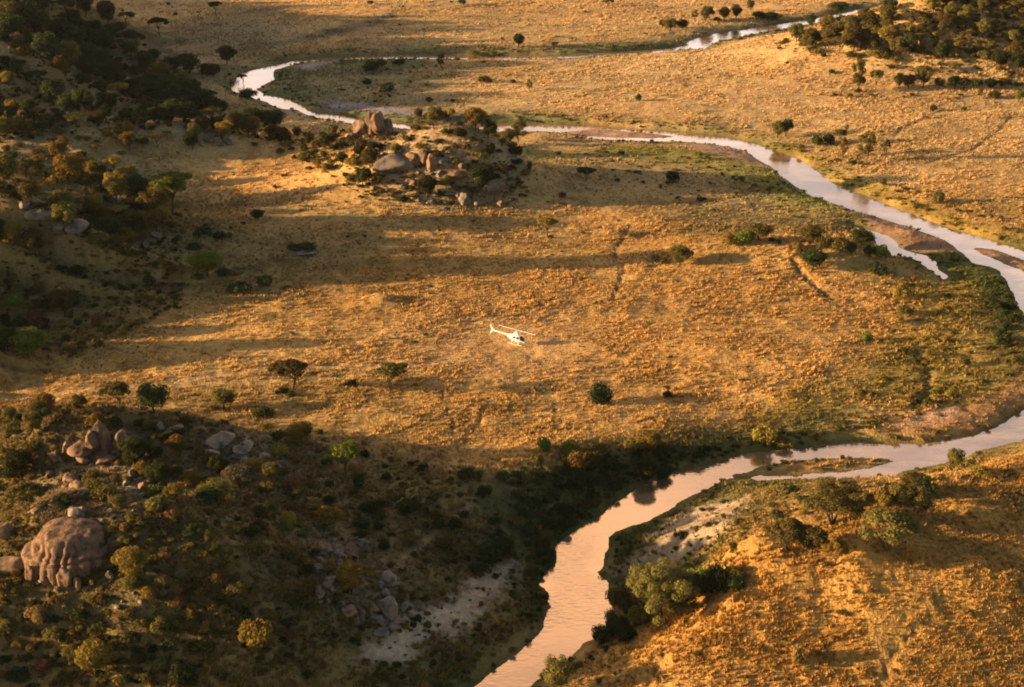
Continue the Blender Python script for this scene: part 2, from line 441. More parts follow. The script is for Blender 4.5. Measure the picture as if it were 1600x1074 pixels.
# ------------------------------------------------------------------ mesh helpers
def np_mesh(name, V, F, mat=None, smooth=False, colors=None):
    me = bpy.data.meshes.new(name)
    V = np.asarray(V, np.float32); F = np.asarray(F, np.int32)
    k = F.shape[1]
    me.vertices.add(len(V)); me.vertices.foreach_set('co', V.ravel())
    me.loops.add(F.size); me.loops.foreach_set('vertex_index', F.ravel())
    me.polygons.add(len(F)); me.polygons.foreach_set('loop_start', np.arange(0, F.size, k, dtype=np.int32))
    if smooth:
        me.polygons.foreach_set('use_smooth', np.ones(len(F), bool))
    if colors is not None:
        at = me.color_attributes.new('tint', 'FLOAT_COLOR', 'POINT')
        c = np.ones((len(V), 4), np.float32); c[:, :3] = colors
        at.data.foreach_set('color', c.ravel())
    me.update(calc_edges=True)
    if mat:
        me.materials.append(mat)
    return me


def link(name, me, parent=None, loc=None):
    o = bpy.data.objects.new(name, me); COL.objects.link(o)
    if parent: o.parent = parent
    if loc: o.location = loc
    return o


def tag(o, label=None, cat=None, group=None, kind=None):
    for k, v in (('label', label), ('category', cat), ('group', group), ('kind', kind)):
        if v: o[k] = v
    return o


def new_mat(name):
    m = bpy.data.materials.new(name); m.use_nodes = True
    n = m.node_tree.nodes; n.clear()
    return m, n, m.node_tree.links


# ------------------------------------------------------------------ materials
def ground_material():
    m, n, l = new_mat('dry_ground')
    out = n.new('ShaderNodeOutputMaterial'); b = n.new('ShaderNodeBsdfPrincipled')
    b.inputs['Roughness'].default_value = 0.95
    b.inputs['Specular IOR Level'].default_value = 0.1
    at = n.new('ShaderNodeAttribute'); at.attribute_name = 'tint'
    tc = n.new('ShaderNodeTexCoord')
    a = n.new('ShaderNodeTexNoise'); a.inputs['Scale'].default_value = 0.9; a.inputs['Detail'].default_value = 8; a.inputs['Roughness'].default_value = 0.7
    l.new(tc.outputs['Object'], a.inputs['Vector'])
    mr = n.new('ShaderNodeMapRange'); mr.inputs['From Min'].default_value = 0.3; mr.inputs['From Max'].default_value = 0.7
    mr.inputs['To Min'].default_value = 0.62; mr.inputs['To Max'].default_value = 1.28
    l.new(a.outputs[0], mr.inputs['Value'])
    mx = n.new('ShaderNodeVectorMath'); mx.operation = 'SCALE'
    l.new(at.outputs['Color'], mx.inputs[0]); l.new(mr.outputs[0], mx.inputs['Scale'])
    l.new(mx.outputs[0], b.inputs['Base Color'])
    a2 = n.new('ShaderNodeTexNoise'); a2.inputs['Scale'].default_value = 2.2; a2.inputs['Detail'].default_value = 6
    l.new(tc.outputs['Object'], a2.inputs['Vector'])
    bp = n.new('ShaderNodeBump'); bp.inputs['Strength'].default_value = 0.9; bp.inputs['Distance'].default_value = 0.35
    l.new(a2.outputs[0], bp.inputs['Height']); l.new(bp.outputs[0], b.inputs['Normal'])
    l.new(b.outputs[0], out.inputs[0])
    return m


def grass_material():
    m, n, l = new_mat('dry_grass')
    out = n.new('ShaderNodeOutputMaterial'); d = n.new('ShaderNodeBsdfDiffuse'); t = n.new('ShaderNodeBsdfTranslucent')
    at = n.new('ShaderNodeAttribute'); at.attribute_name = 'tint'
    l.new(at.outputs['Color'], d.inputs[0]); l.new(at.outputs['Color'], t.inputs[0])
    mx = n.new('ShaderNodeMixShader'); mx.inputs[0].default_value = 0.35
    l.new(d.outputs[0], mx.inputs[1]); l.new(t.outputs[0], mx.inputs[2]); l.new(mx.outputs[0], out.inputs[0])
    return m


def leaf_material(name, col, var=0.35):
    m, n, l = new_mat(name)
    out = n.new('ShaderNodeOutputMaterial'); d = n.new('ShaderNodeBsdfDiffuse'); t = n.new('ShaderNodeBsdfTranslucent')
    oi = n.new('ShaderNodeObjectInfo'); geo = n.new('ShaderNodeNewGeometry')
    mr = n.new('ShaderNodeMapRange'); mr.inputs['To Min'].default_value = 1 - var; mr.inputs['To Max'].default_value = 1 + var
    l.new(oi.outputs['Random'], mr.inputs['Value'])
    mr2 = n.new('ShaderNodeMapRange'); mr2.inputs['To Min'].default_value = 0.65; mr2.inputs['To Max'].default_value = 1.35
    l.new(geo.outputs['Random Per Island'], mr2.inputs['Value'])
    mu = n.new('ShaderNodeMath'); mu.operation = 'MULTIPLY'
    l.new(mr.outputs[0], mu.inputs[0]); l.new(mr2.outputs[0], mu.inputs[1])
    hs = n.new('ShaderNodeHueSaturation'); hs.inputs['Color'].default_value = (*col, 1)
    mh = n.new('ShaderNodeMapRange'); mh.inputs['To Min'].default_value = 0.475; mh.inputs['To Max'].default_value = 0.52
    l.new(oi.outputs['Random'], mh.inputs['Value'])
    l.new(mh.outputs[0], hs.inputs['Hue']); l.new(mu.outputs[0], hs.inputs['Value'])
    l.new(hs.outputs[0], d.inputs[0]); l.new(hs.outputs[0], t.inputs[0])
    mx = n.new('ShaderNodeMixShader'); mx.inputs[0].default_value = 0.3
    l.new(d.outputs[0], mx.inputs[1]); l.new(t.outputs[0], mx.inputs[2]); l.new(mx.outputs[0], out.inputs[0])
    return m


def rock_material(name, col):
    m, n, l = new_mat(name)
    out = n.new('ShaderNodeOutputMaterial'); b = n.new('ShaderNodeBsdfPrincipled')
    b.inputs['Roughness'].default_value = 0.85; b.inputs['Specular IOR Level'].default_value = 0.2
    tc = n.new('ShaderNodeTexCoord')
    a = n.new('ShaderNodeTexNoise'); a.inputs['Scale'].default_value = 0.8; a.inputs['Detail'].default_value = 9; a.inputs['Roughness'].default_value = 0.65
    l.new(tc.outputs['Object'], a.inputs['Vector'])
    cr = n.new('ShaderNodeValToRGB'); e = cr.color_ramp.elements
    e[0].position = 0.36; e[0].color = (col[0] * 0.22, col[1] * 0.24, col[2] * 0.26, 1)
    e[1].position = 0.66; e[1].color = (col[0] * 1.45, col[1] * 1.2, col[2] * 1.15, 1)
    k = cr.color_ramp.elements.new(0.5); k.color = (*col, 1)
    l.new(a.outputs[0], cr.inputs[0]); l.new(cr.outputs[0], b.inputs['Base Color'])
    vo = n.new('ShaderNodeTexVoronoi'); vo.feature = 'DISTANCE_TO_EDGE'; vo.inputs['Scale'].default_value = 0.35
    l.new(tc.outputs['Object'], vo.inputs['Vector'])
    vm = n.new('ShaderNodeMapRange'); vm.inputs['From Max'].default_value = 0.08
    l.new(vo.outputs['Distance'], vm.inputs['Value'])
    ad = n.new('ShaderNodeMath'); ad.operation = 'MULTIPLY_ADD'; ad.inputs[1].default_value = 0.12
    l.new(vm.outputs[0], ad.inputs[0]); l.new(a.outputs[0], ad.inputs[2])
    bp = n.new('ShaderNodeBump'); bp.inputs['Strength'].default_value = 0.8; bp.inputs['Distance'].default_value = 0.35
    l.new(ad.outputs[0], bp.inputs['Height']); l.new(bp.outputs[0], b.inputs['Normal'])
    l.new(b.outputs[0], out.inputs[0])
    return m


def plain(name, col, rough=0.6, spec=0.5, metal=0.0):
    m, n, l = new_mat(name)
    out = n.new('ShaderNodeOutputMaterial'); b = n.new('ShaderNodeBsdfPrincipled')
    b.inputs['Roughness'].default_value = rough; b.inputs['Specular IOR Level'].default_value = spec; b.inputs['Metallic'].default_value = metal
    tc = n.new('ShaderNodeTexCoord'); a = n.new('ShaderNodeTexNoise'); a.inputs['Scale'].default_value = 5; a.inputs['Detail'].default_value = 5
    l.new(tc.outputs['Object'], a.inputs['Vector'])
    mr = n.new('ShaderNodeMapRange'); mr.inputs['To Min'].default_value = 0.85; mr.inputs['To Max'].default_value = 1.1
    l.new(a.outputs[0], mr.inputs['Value'])
    mx = n.new('ShaderNodeVectorMath'); mx.operation = 'SCALE'; mx.inputs[0].default_value = col
    l.new(mr.outputs[0], mx.inputs['Scale']); l.new(mx.outputs[0], b.inputs['Base Color'])
    l.new(b.outputs[0], out.inputs[0])
    return m


def water_material():
    m, n, l = new_mat('river_water')
    out = n.new('ShaderNodeOutputMaterial'); b = n.new('ShaderNodeBsdfGlossy'); b.inputs['Roughness'].default_value = 0.09
    df = n.new('ShaderNodeBsdfDiffuse'); pass
    fr = n.new('ShaderNodeFresnel'); fr.inputs[0].default_value = 1.4
    fm = n.new('ShaderNodeMath'); fm.operation = 'MULTIPLY_ADD'; fm.inputs[1].default_value = 0.75; fm.inputs[2].default_value = 0.36; fm.use_clamp = True
    l.new(fr.outputs[0], fm.inputs[0])
    tc = n.new('ShaderNodeTexCoord')
    mp = n.new('ShaderNodeMapping'); mp.inputs['Scale'].default_value = (0.7, 1.6, 1)
    l.new(tc.outputs['Object'], mp.inputs['Vector'])
    a = n.new('ShaderNodeTexNoise'); a.inputs['Scale'].default_value = 0.9; a.inputs['Detail'].default_value = 5
    l.new(mp.outputs[0], a.inputs['Vector'])
    a2 = n.new('ShaderNodeTexNoise'); a2.inputs['Scale'].default_value = 0.06; a2.inputs['Detail'].default_value = 4
    l.new(tc.outputs['Object'], a2.inputs['Vector'])
    mr = n.new('ShaderNodeMapRange'); mr.inputs['From Min'].default_value = 0.42; mr.inputs['From Max'].default_value = 0.62
    mr.inputs['To Min'].default_value = 0.12; mr.inputs['To Max'].default_value = 0.9
    l.new(a2.outputs[0], mr.inputs['Value'])
    bp = n.new('ShaderNodeBump'); bp.inputs['Distance'].default_value = 0.07
    mp2 = n.new('ShaderNodeMapping'); mp2.inputs['Scale'].default_value = (0.05, 0.16, 1); mp2.inputs['Rotation'].default_value = (0, 0, 0.5)
    l.new(tc.outputs['Object'], mp2.inputs['Vector'])
    a3 = n.new('ShaderNodeTexNoise'); a3.inputs['Scale'].default_value = 1.6; a3.inputs['Detail'].default_value = 7; a3.inputs['Roughness'].default_value = 0.65
    l.new(mp2.outputs[0], a3.inputs['Vector'])
    cr = n.new('ShaderNodeValToRGB'); cr.color_ramp.elements[0].position = 0.38; cr.color_ramp.elements[0].color = (0.16, 0.10, 0.055, 1)
    cr.color_ramp.elements[1].position = 0.62; cr.color_ramp.elements[1].color = (0.38, 0.25, 0.14, 1)
    l.new(a3.outputs[0], cr.inputs[0]); l.new(cr.outputs[0], df.inputs[0])
    l.new(mr.outputs[0], bp.inputs['Strength']); l.new(a.outputs[0], bp.inputs['Height']); l.new(bp.outputs[0], b.inputs['Normal'])
    mx = n.new('ShaderNodeMixShader'); l.new(fm.outputs[0], mx.inputs[0]); l.new(df.outputs[0], mx.inputs[1]); l.new(b.outputs[0], mx.inputs[2])
    l.new(mx.outputs[0], out.inputs[0])
    return m


M_GROUND = ground_material(); M_GRASS = grass_material(); M_WATER = water_material()
LEAF = {
    'dark green': leaf_material('dark_green_leaves', (0.045, 0.058, 0.022)),
    'green': leaf_material('green_leaves', (0.13, 0.165, 0.033), 0.25),
    'olive': leaf_material('olive_leaves', (0.115, 0.10, 0.033)),
    'yellow olive': leaf_material('yellow_olive_leaves', (0.20, 0.15, 0.036), 0.25),
    'rusty brown': leaf_material('rusty_leaves', (0.20, 0.125, 0.05), 0.25),
    'grey green': leaf_material('grey_green_leaves', (0.13, 0.125, 0.07), 0.25),
}
M_BARK = plain('bark', (0.085, 0.062, 0.042), 0.9, 0.1)
M_ROCK = rock_material('warm_granite', (0.18, 0.122, 0.08))
M_DOME = rock_material('brown_dome_granite', (0.15, 0.10, 0.064))
M_ROCKG = rock_material('grey_granite', (0.165, 0.143, 0.122))
M_ROCKD = rock_material('dark_weathered_rock', (0.12, 0.105, 0.09))

# ------------------------------------------------------------------ ground sheet
sc_ = np.concatenate([-1.28 - np.geomspace(0.03, 22, 26)[::-1], np.linspace(-1.28, 1.06, 1010), 1.06 + np.geomspace(0.03, 22, 26)])
rows = [158.0]
while rows[-1] < 960:
    rows.append(rows[-1] + 0.28 + 0.00125 * (rows[-1] - 158))
rows = np.concatenate([158 - np.geomspace(0.5, 3000, 24)[::-1], rows, 960 + np.geomspace(2.0, 9000, 30)])
half = 0.375 * (0.92 * np.clip(rows, 140, 1000) + 60)
half = half + np.maximum(rows - 1000, 0) * 0.05
GXv = sc_[None, :] * half[:, None]
GYv = np.repeat(rows[:, None], len(sc_), 1)
gx = GXv.ravel(); gyv = GYv.ravel()
gz = height(gx, gyv)
nr, nc = GXv.shape
ii = (np.arange(nr - 1)[:, None] * nc + np.arange(nc - 1)[None, :]).ravel()
gf = np.stack([ii, ii + 1, ii + nc + 1, ii + nc], 1)


def land_colour(x, y, d=None):
    xj = x + 2.6 * fbm(N3, x, y, 3.2, 3, 0.7); yj = y + 2.6 * fbm(N1, x, y, 3.2, 3, 0.7)
    c = np.stack([samp(Z_R, xj, yj), samp(Z_G, xj, yj), samp(Z_B, xj, yj)], 1)
    if d is None: d = samp(SD, x, y)
    # wet dark margin, then green strip near the water
    g = np.exp(-np.maximum(d - 1, 0) / 6.5) * 0.75 * np.clip(0.6 + fbm(N2, x, y, 20, 3) * 1.6, 0, 1) * samp(GRASS, x, y)
    c = c * (1 - g[:, None]) + np.array(GRN)[None] * g[:, None]
    wet = (1 - sstep(0.0, 1.6, d)) * 0.5
    c = c * (1 - wet[:, None] * 0.55)
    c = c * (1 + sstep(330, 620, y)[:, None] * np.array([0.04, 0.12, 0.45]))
    gp = sstep(0.02, 0.5, fbm(N2, x * 0.6, y * 1.3, 55, 4))[:, None] * 0.42
    c = c * (1 - gp) + (c * np.array([0.60, 0.66, 0.62])) * gp
    v = 1 + 0.30 * fbm(N1, x * 0.6, y * 1.4, 30, 4) + 0.22 * fbm(N4, x, y, 6, 3, 0.7)
    c = c * v[:, None]
    r = np.clip(fbm(N5, x, y, 60, 3) * 1.5, -1, 1)[:, None]
    c = c * (1 + r * np.array([0.04, -0.02, -0.10]))
    for F, w, tc_, dp in TRK:
        m = np.exp(-(samp(F, x, y) / w) ** 2)[:, None] * 0.9
        c = c * (1 - m) + tc_ * m
    return np.clip(c, 0.01, 0.8)


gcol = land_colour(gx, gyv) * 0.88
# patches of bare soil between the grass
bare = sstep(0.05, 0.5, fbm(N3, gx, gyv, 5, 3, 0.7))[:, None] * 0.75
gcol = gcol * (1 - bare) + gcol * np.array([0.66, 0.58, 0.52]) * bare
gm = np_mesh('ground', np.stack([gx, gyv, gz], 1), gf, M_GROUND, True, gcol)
tag(link('ground', gm), 'rolling dry savanna ground under the grass', kind='structure')

wv = [(-520, 100, 0), (900, 100, 0), (900, 1400, 0), (-520, 1400, 0)]
tag(link('water', np_mesh('water', wv, [(0, 1, 2, 3)], M_WATER)), 'calm winding river reflecting the evening sky', kind='structure')

# ------------------------------------------------------------------ grass
def build_grass():
    r = np.random.default_rng(3)
    n = 380000
    # more of them where they show larger
    q = r.random(n)
    y = 165 + (930 - 165) * q ** 1.6
    hw = 0.375 * (0.92 * y + 60)
    x = (r.random(n) * 2.1 - 1.05) * hw
    d = samp(SD, x, y)
    dens = samp(GRASS, x, y) * sstep(0.8, 3, d)
    dens = dens * np.clip(0.62 + 0.9 * fbm(N3, x, y, 7, 3, 0.7) + 0.5 * fbm(N1, x, y, 30, 2), 0.06, 1)
    for F, w, c, dp in TRK:
        dens = dens * (1 - 0.95 * np.exp(-(samp(F, x, y) / (w * 1.3)) ** 2))
    hx, hy, _ = heli_spot
    near = np.exp(-(((x - hx) / 16) ** 2 + ((y - hy) / 14) ** 2))
    k = r.random(n) < dens * (1 - 0.6 * near)
    x = x[k]; y = y[k]; n = len(x); near = near[k]
    z = height(x, y) - 0.05
    dist = np.hypot(y, 140) / 360
    size = (0.38 + 0.42 * r.random(n)) * (0.75 + 0.3 * dist) * (1 + 0.55 * fbm(N4, x, y, 11, 2)) * (1 - 0.5 * near)
    col = land_colour(x, y)
    col = col * (0.82 + 0.5 * r.random((n, 1))) * np.where(r.random((n, 1)) < 0.13, 0.45, 1.0)
    col = col * (1 + (r.random((n, 1)) - 0.5) * np.array([[0.1, 0.0, -0.25]]))
    K = 7
    V = np.empty((n, K * 3, 3), np.float32); C = np.empty((n, K * 3, 3), np.float32)
    for j in range(K):
        a = r.random(n) * 2 * np.pi
        lean = 0.25 + 0.75 * r.random(n)
        hgt = size * (0.75 + 0.5 * r.random(n)) * (1.05 - 0.45 * lean)
        wd = size * 0.24
        bx = x + np.cos(a) * size * 0.22; by = y + np.sin(a) * size * 0.22
        px = -np.sin(a) * wd; py = np.cos(a) * wd
        V[:, j * 3] = np.stack([bx - px, by - py, z], 1)
        V[:, j * 3 + 1] = np.stack([bx + px, by + py, z], 1)
        V[:, j * 3 + 2] = np.stack([bx + np.cos(a) * size * 0.62 * lean, by + np.sin(a) * size * 0.62 * lean, z + hgt], 1)
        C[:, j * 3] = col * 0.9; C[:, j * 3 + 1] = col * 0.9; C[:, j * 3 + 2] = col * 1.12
    V = V.reshape(-1, 3); C = C.reshape(-1, 3)
    F = np.arange(len(V)).reshape(-1, 3)
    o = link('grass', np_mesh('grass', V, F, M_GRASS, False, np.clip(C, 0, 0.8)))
    tag(o, 'golden dry grass tussocks covering the plain', 'grass', kind='stuff')


heli_spot = ground(806, 539)
build_grass()

# ------------------------------------------------------------------ trees and bushes: prototypes
def leaves(r, centres, radii, n, size, up=0.3, fill=0.25):
    """leaf quads over a cloud of blobs; radii (k,3)"""
    centres = np.asarray(centres, float); radii = np.asarray(radii, float)
    w = (radii[:, 0] * radii[:, 1] + radii[:, 0] * radii[:, 2]); w = w / w.sum()
    b = r.choice(len(centres), n, p=w)
    u = r.normal(size=(n, 3)); u[:, 2] += up; u /= np.linalg.norm(u, axis=1)[:, None]
    rad = np.where(r.random(n) < fill, r.random(n) ** 0.5, 0.86 + 0.22 * r.random(n))
    p = centres[b] + u * radii[b] * rad[:, None]
    nrm = u * 0.9 + r.normal(size=(n, 3)) * 0.45; nrm[:, 2] += 0.25; nrm /= np.linalg.norm(nrm, axis=1)[:, None]
    t = np.cross(nrm, r.normal(size=(n, 3))); t /= np.linalg.norm(t, axis=1)[:, None]
    s = np.cross(nrm, t)
    a = size * (0.6 + 0.8 * r.random((n, 1))); bb = a * (0.55 + 0.4 * r.random((n, 1)))
    V = np.stack([p - t * a, p + s * bb, p + t * a, p - s * bb], 1).reshape(-1, 3)
    V[:, 2] = np.maximum(V[:, 2], -0.15)
    return V, np.arange(4 * n).reshape(-1, 4)


def tube_into(V, F, pts, rad, sides=6):
    base = len(V)
    pts = [Vector(p) for p in pts]
    for i, p in enumerate(pts):
        d = (pts[min(i + 1, len(pts) - 1)] - pts[max(i - 1, 0)]).normalized()
        a = d.orthogonal().normalized(); b = d.cross(a)
        for k in range(sides):
            t = 2 * math.pi * k / sides
            V.append(tuple(p + (a * math.cos(t) + b * math.sin(t)) * rad[i]))
    for i in range(len(pts) - 1):
        for k in range(sides):
            q = base + i * sides
            F.append((q + k, q + (k + 1) % sides, q + sides + (k + 1) % sides, q + sides + k))


def trunk_mesh(r, h_fork, targets, r0, lean=0.3, stems=1):
    V, F = [], []
    for s in range(stems):
        a = r.random() * 6.28; off = 0.0 if stems == 1 else 0.35
        bx, by = off * math.cos(a), off * math.sin(a)
        fork = (bx + (r.random() - .5) * lean * 2 + (0 if stems == 1 else math.cos(a) * .8), by + (r.random() - .5) * lean * 2 + (0 if stems == 1 else math.sin(a) * .8), h_fork * (0.85 + 0.3 * r.random()))
        tube_into(V, F, [(bx, by, -0.5), (bx * 1.1, by * 1.1, 0.15), (bx + (fork[0] - bx) * .45 + .1, by + (fork[1] - by) * .4, fork[2] * .5), fork], [r0 * 1.5, r0 * 1.1, r0 * .85, r0 * .7])
        tt = [t for i, t in enumerate(targets) if i % stems == s]
        for t in tt:
            mid = tuple(fork[i] * 0.45 + t[i] * 0.55 + (r.random() - .5) * 0.4 for i in range(3))
            tube_into(V, F, [fork, mid, tuple(t)], [r0 * .5, r0 * .3, r0 * .12], 5)
    return np.array(V), np.array(F)


PROTO = {}


def proto(kind, V, F, trunk=None, w=1.0, h=1.0, name='crown'):
    me = np_mesh(kind + '_' + name, V, F, LEAF['olive'])
    tm = np_mesh(kind + '_trunk', trunk[0], trunk[1], M_BARK, True) if trunk else None
    ww = float(V[:, 0].max() - V[:, 0].min() + V[:, 1].max() - V[:, 1].min()) / 2
    PROTO.setdefault(kind, []).append((me, tm, ww, float(V[:, 2].max()), V))


for s in range(4):      # flat-topped umbrella acacia, about 9 m wide and 6 m tall
    r = np.random.default_rng(100 + s)
    k = 34; cs = []; rs = []
    ang0 = r.random() * 6.28; ex = 1 + 0.15 * r.random()
    for i in range(k):
        q = math.sqrt((i + .5) / k); a = i * 2.39996 + r.random() * .5
        rad = 3.7 * q * (1 + 0.16 * math.sin(a * 3 + ang0) + 0.1 * math.sin(5 * a))
        tier = -0.75 if r.random() < 0.22 else 0.0
        cs.append((rad * math.cos(a) * ex, rad * math.sin(a) / ex, 5.35 + tier + 0.55 * (1 - q * q) + 0.25 * (r.random() - .5)))
        w_ = 0.75 + 0.45 * r.random(); rs.append((w_, w_, 0.30 + 0.12 * r.random()))
    V, F = leaves(r, cs, rs, 5200, 0.19, up=0.25, fill=0.3)
    tg = [cs[i] for i in range(4, k, 3)]
    proto('acacia', V, F, trunk_mesh(r, 2.3, [(t[0] * .85, t[1] * .85, t[2] - .25) for t in tg], 0.22, 0.35, 1 + (s % 2)))
for s in range(3):      # rounded leafy tree, about 7 m wide and 7 m tall
    r = np.random.default_rng(200 + s)
    cs, rs = [], []
    for i in range(34):
        u = r.normal(size=3); u /= np.linalg.norm(u); q = 0.55 + 0.45 * r.random()
        cs.append((u[0] * 2.7 * q, u[1] * 2.7 * q, 4.2 + u[2] * 2.2 * q)); w_ = 0.8 + 0.55 * r.random(); rs.append((w_, w_, w_ * 0.8))
    V, F = leaves(r, cs, rs, 6000, 0.17, up=0.2, fill=0.3)
    tg = [cs[i] for i in range(0, 34, 3)]
    proto('tree', V, F, trunk_mesh(r, 1.9, tg, 0.24, 0.3, 1 + (s % 2)))
for s in range(3):      # tall open tree with its leaves in separate masses
    r = np.random.default_rng(300 + s)
    cs, rs = [], []
    for i in range(22):
        a = r.random() * 6.28; z = 3.0 + 5.5 * r.random(); m = 2.5 * math.sin(math.pi * min(1, (z - 1.2) / 8.6)) + .3
        cs.append((m * math.cos(a) * r.random() ** .5, m * math.sin(a) * r.random() ** .5, z)); w_ = 0.7 + 0.5 * r.random(); rs.append((w_, w_, w_ * .75))
    V, F = leaves(r, cs, rs, 4300, 0.18, up=0.2, fill=0.3)
    proto('tall_tree', V, F, trunk_mesh(r, 3.0, cs[::2], 0.2, 0.4, 2))
for s in range(2):      # broad many-stemmed riverside tree, about 12 m wide
    r = np.random.default_rng(400 + s)
    cs, rs = [], []
    for i in range(54):
        u = r.normal(size=3); u[2] = abs(u[2]) * 0.9 - 0.3; u /= np.linalg.norm(u); q = 0.35 + 0.75 * r.random()
        cs.append((u[0] * 5.2 * q, u[1] * 4.6 * q, 5.2 + u[2] * 4.4 * q)); w_ = 0.65 + 0.7 * r.random(); rs.append((w_ * 1.15, w_ * 1.15, w_ * .6))
    V, F = leaves(r, cs, rs, 17000, 0.125, up=0.25, fill=0.35)
    proto('big_tree', V, F, trunk_mesh(r, 3.0, cs[::4], 0.3, 0.6, 3))
for s in range(2):      # airy fine-leaved thorn tree
    r = np.random.default_rng(450 + s)
    cs, rs = [], []
    for i in range(40):
        a = r.random() * 6.28; q = r.random() ** .5
        cs.append((3.9 * q * math.cos(a), 3.6 * q * math.sin(a), 2.6 + 2.6 * (1 - q * q * .7) * (0.55 + .45 * r.random()))); w_ = 0.8 + 0.4 * r.random(); rs.append((w_, w_, w_ * .45))
    V, F = leaves(r, cs, rs, 7000, 0.15, up=0.2, fill=0.4)
    proto('airy_tree', V, F, trunk_mesh(r, 1.0, cs[::3], 0.16, 0.5, 3))
for s in range(5):      # rounded bush down to the ground, about 4 m wide
    r = np.random.default_rng(500 + s)
    cs, rs = [], []
    for i in range(20):
        a = r.random() * 6.28; q = r.random() ** .6; el = r.random()
        cs.append((1.45 * q * math.cos(a) * (1.25 if s % 2 else 1), 1.35 * q * math.sin(a), 0.55 + 1.35 * el * (1 - 0.55 * q))); w_ = 0.5 + 0.38 * r.random(); rs.append((w_, w_, w_ * .85))
    V, F = leaves(r, cs, rs, 2300, 0.13, up=0.35, fill=0.28)
    proto('bush', V, F)
for s in range(3):      # low spreading shrub
    r = np.random.default_rng(600 + s)
    cs, rs = [], []
    for i in range(16):
        a = r.random() * 6.28; q = r.random() ** .6
        cs.append((1.9 * q * math.cos(a), 1.3 * q * math.sin(a), 0.3 + 0.45 * r.random() * (1 - .5 * q))); w_ = 0.4 + 0.3 * r.random(); rs.append((w_, w_, w_ * .75))
    V, F = leaves(r, cs, rs, 1300, 0.12, up=0.35, fill=0.3)
    proto('shrub', V, F)

INFO = {'acacia': ('acacia_tree', 'acacia tree'), 'tree': ('leafy_tree', 'tree'), 'tall_tree': ('tall_tree', 'tree'), 'big_tree': ('riverside_tree', 'tree'),
        'airy_tree': ('thorn_tree', 'tree'), 'bush': ('bush', 'bush'), 'shrub': ('low_shrub', 'shrub')}
GROUPS = {'acacia': 'flat-topped acacia trees', 'tree': 'rounded leafy trees', 'tall_tree': 'tall open trees', 'big_tree': 'broad riverside trees',
          'airy_tree': 'fine-leaved thorn trees', 'bush': 'bushes on the savanna', 'shrub': 'low shrubs on the savanna'}
pr = random.Random(5)
PLANTED = []
THINGS = []   # (object, words, u, v) still to be labelled


PENDING = []


def plant(kind, u, v, wpx, colour, label=None, hpx=None, foot=None, defer_off=False):
    """one plant whose foot shows at pixel (u, v) of the photograph and which is wpx pixels wide there"""
    x, y, z = foot if foot else ground(u, v)
    s = scale_at(x, y, z)
    me, tm, pw, ph, PV = pr.choice(PROTO[kind])
    k = wpx / s / pw
    kz = (hpx / s / (ph * CT)) if hpx else k * pr.uniform(0.9, 1.15)
    nm = INFO[kind][0]
    rot = pr.uniform(0, 6.28)
    if kind in ('bush', 'shrub') and not defer_off:
        PLANTED.append((x, y, wpx / s / 2))
        PENDING.append((wpx + (1000 if label else 0), kind, u, v, wpx, colour, label, hpx, (x, y, z)))
        return None
    if tm is None:
        o = link(nm, me)
        crown = o
    else:
        o = link(nm, None)
        t = link('trunk', tm, o)
        crown = link('crown', me, o)
    crown.material_slots[0].link = 'OBJECT'
    crown.material_slots[0].material = LEAF[colour]
    o.location = (x, y, z - 0.05); o.rotation_euler = (0, 0, rot); o.scale = (k, k, kz)
    tag(o, label, INFO[kind][1], GROUPS[kind])
    PLANTED.append((x, y, wpx / s / 2))
    if not label:
        size = wpx / s
        adj = ''
        if kind == 'bush': adj = 'small ' if size < 2.6 else ('large ' if size > 5.5 else '')
        THINGS.append((o, adj + colour + ' ' + {'acacia': 'flat-topped acacia', 'tree': 'rounded tree', 'tall_tree': 'tall tree', 'big_tree': 'broad tree', 'airy_tree': 'thorn tree', 'bush': 'bush', 'shrub': 'low shrub'}[kind], u, v))
    return o

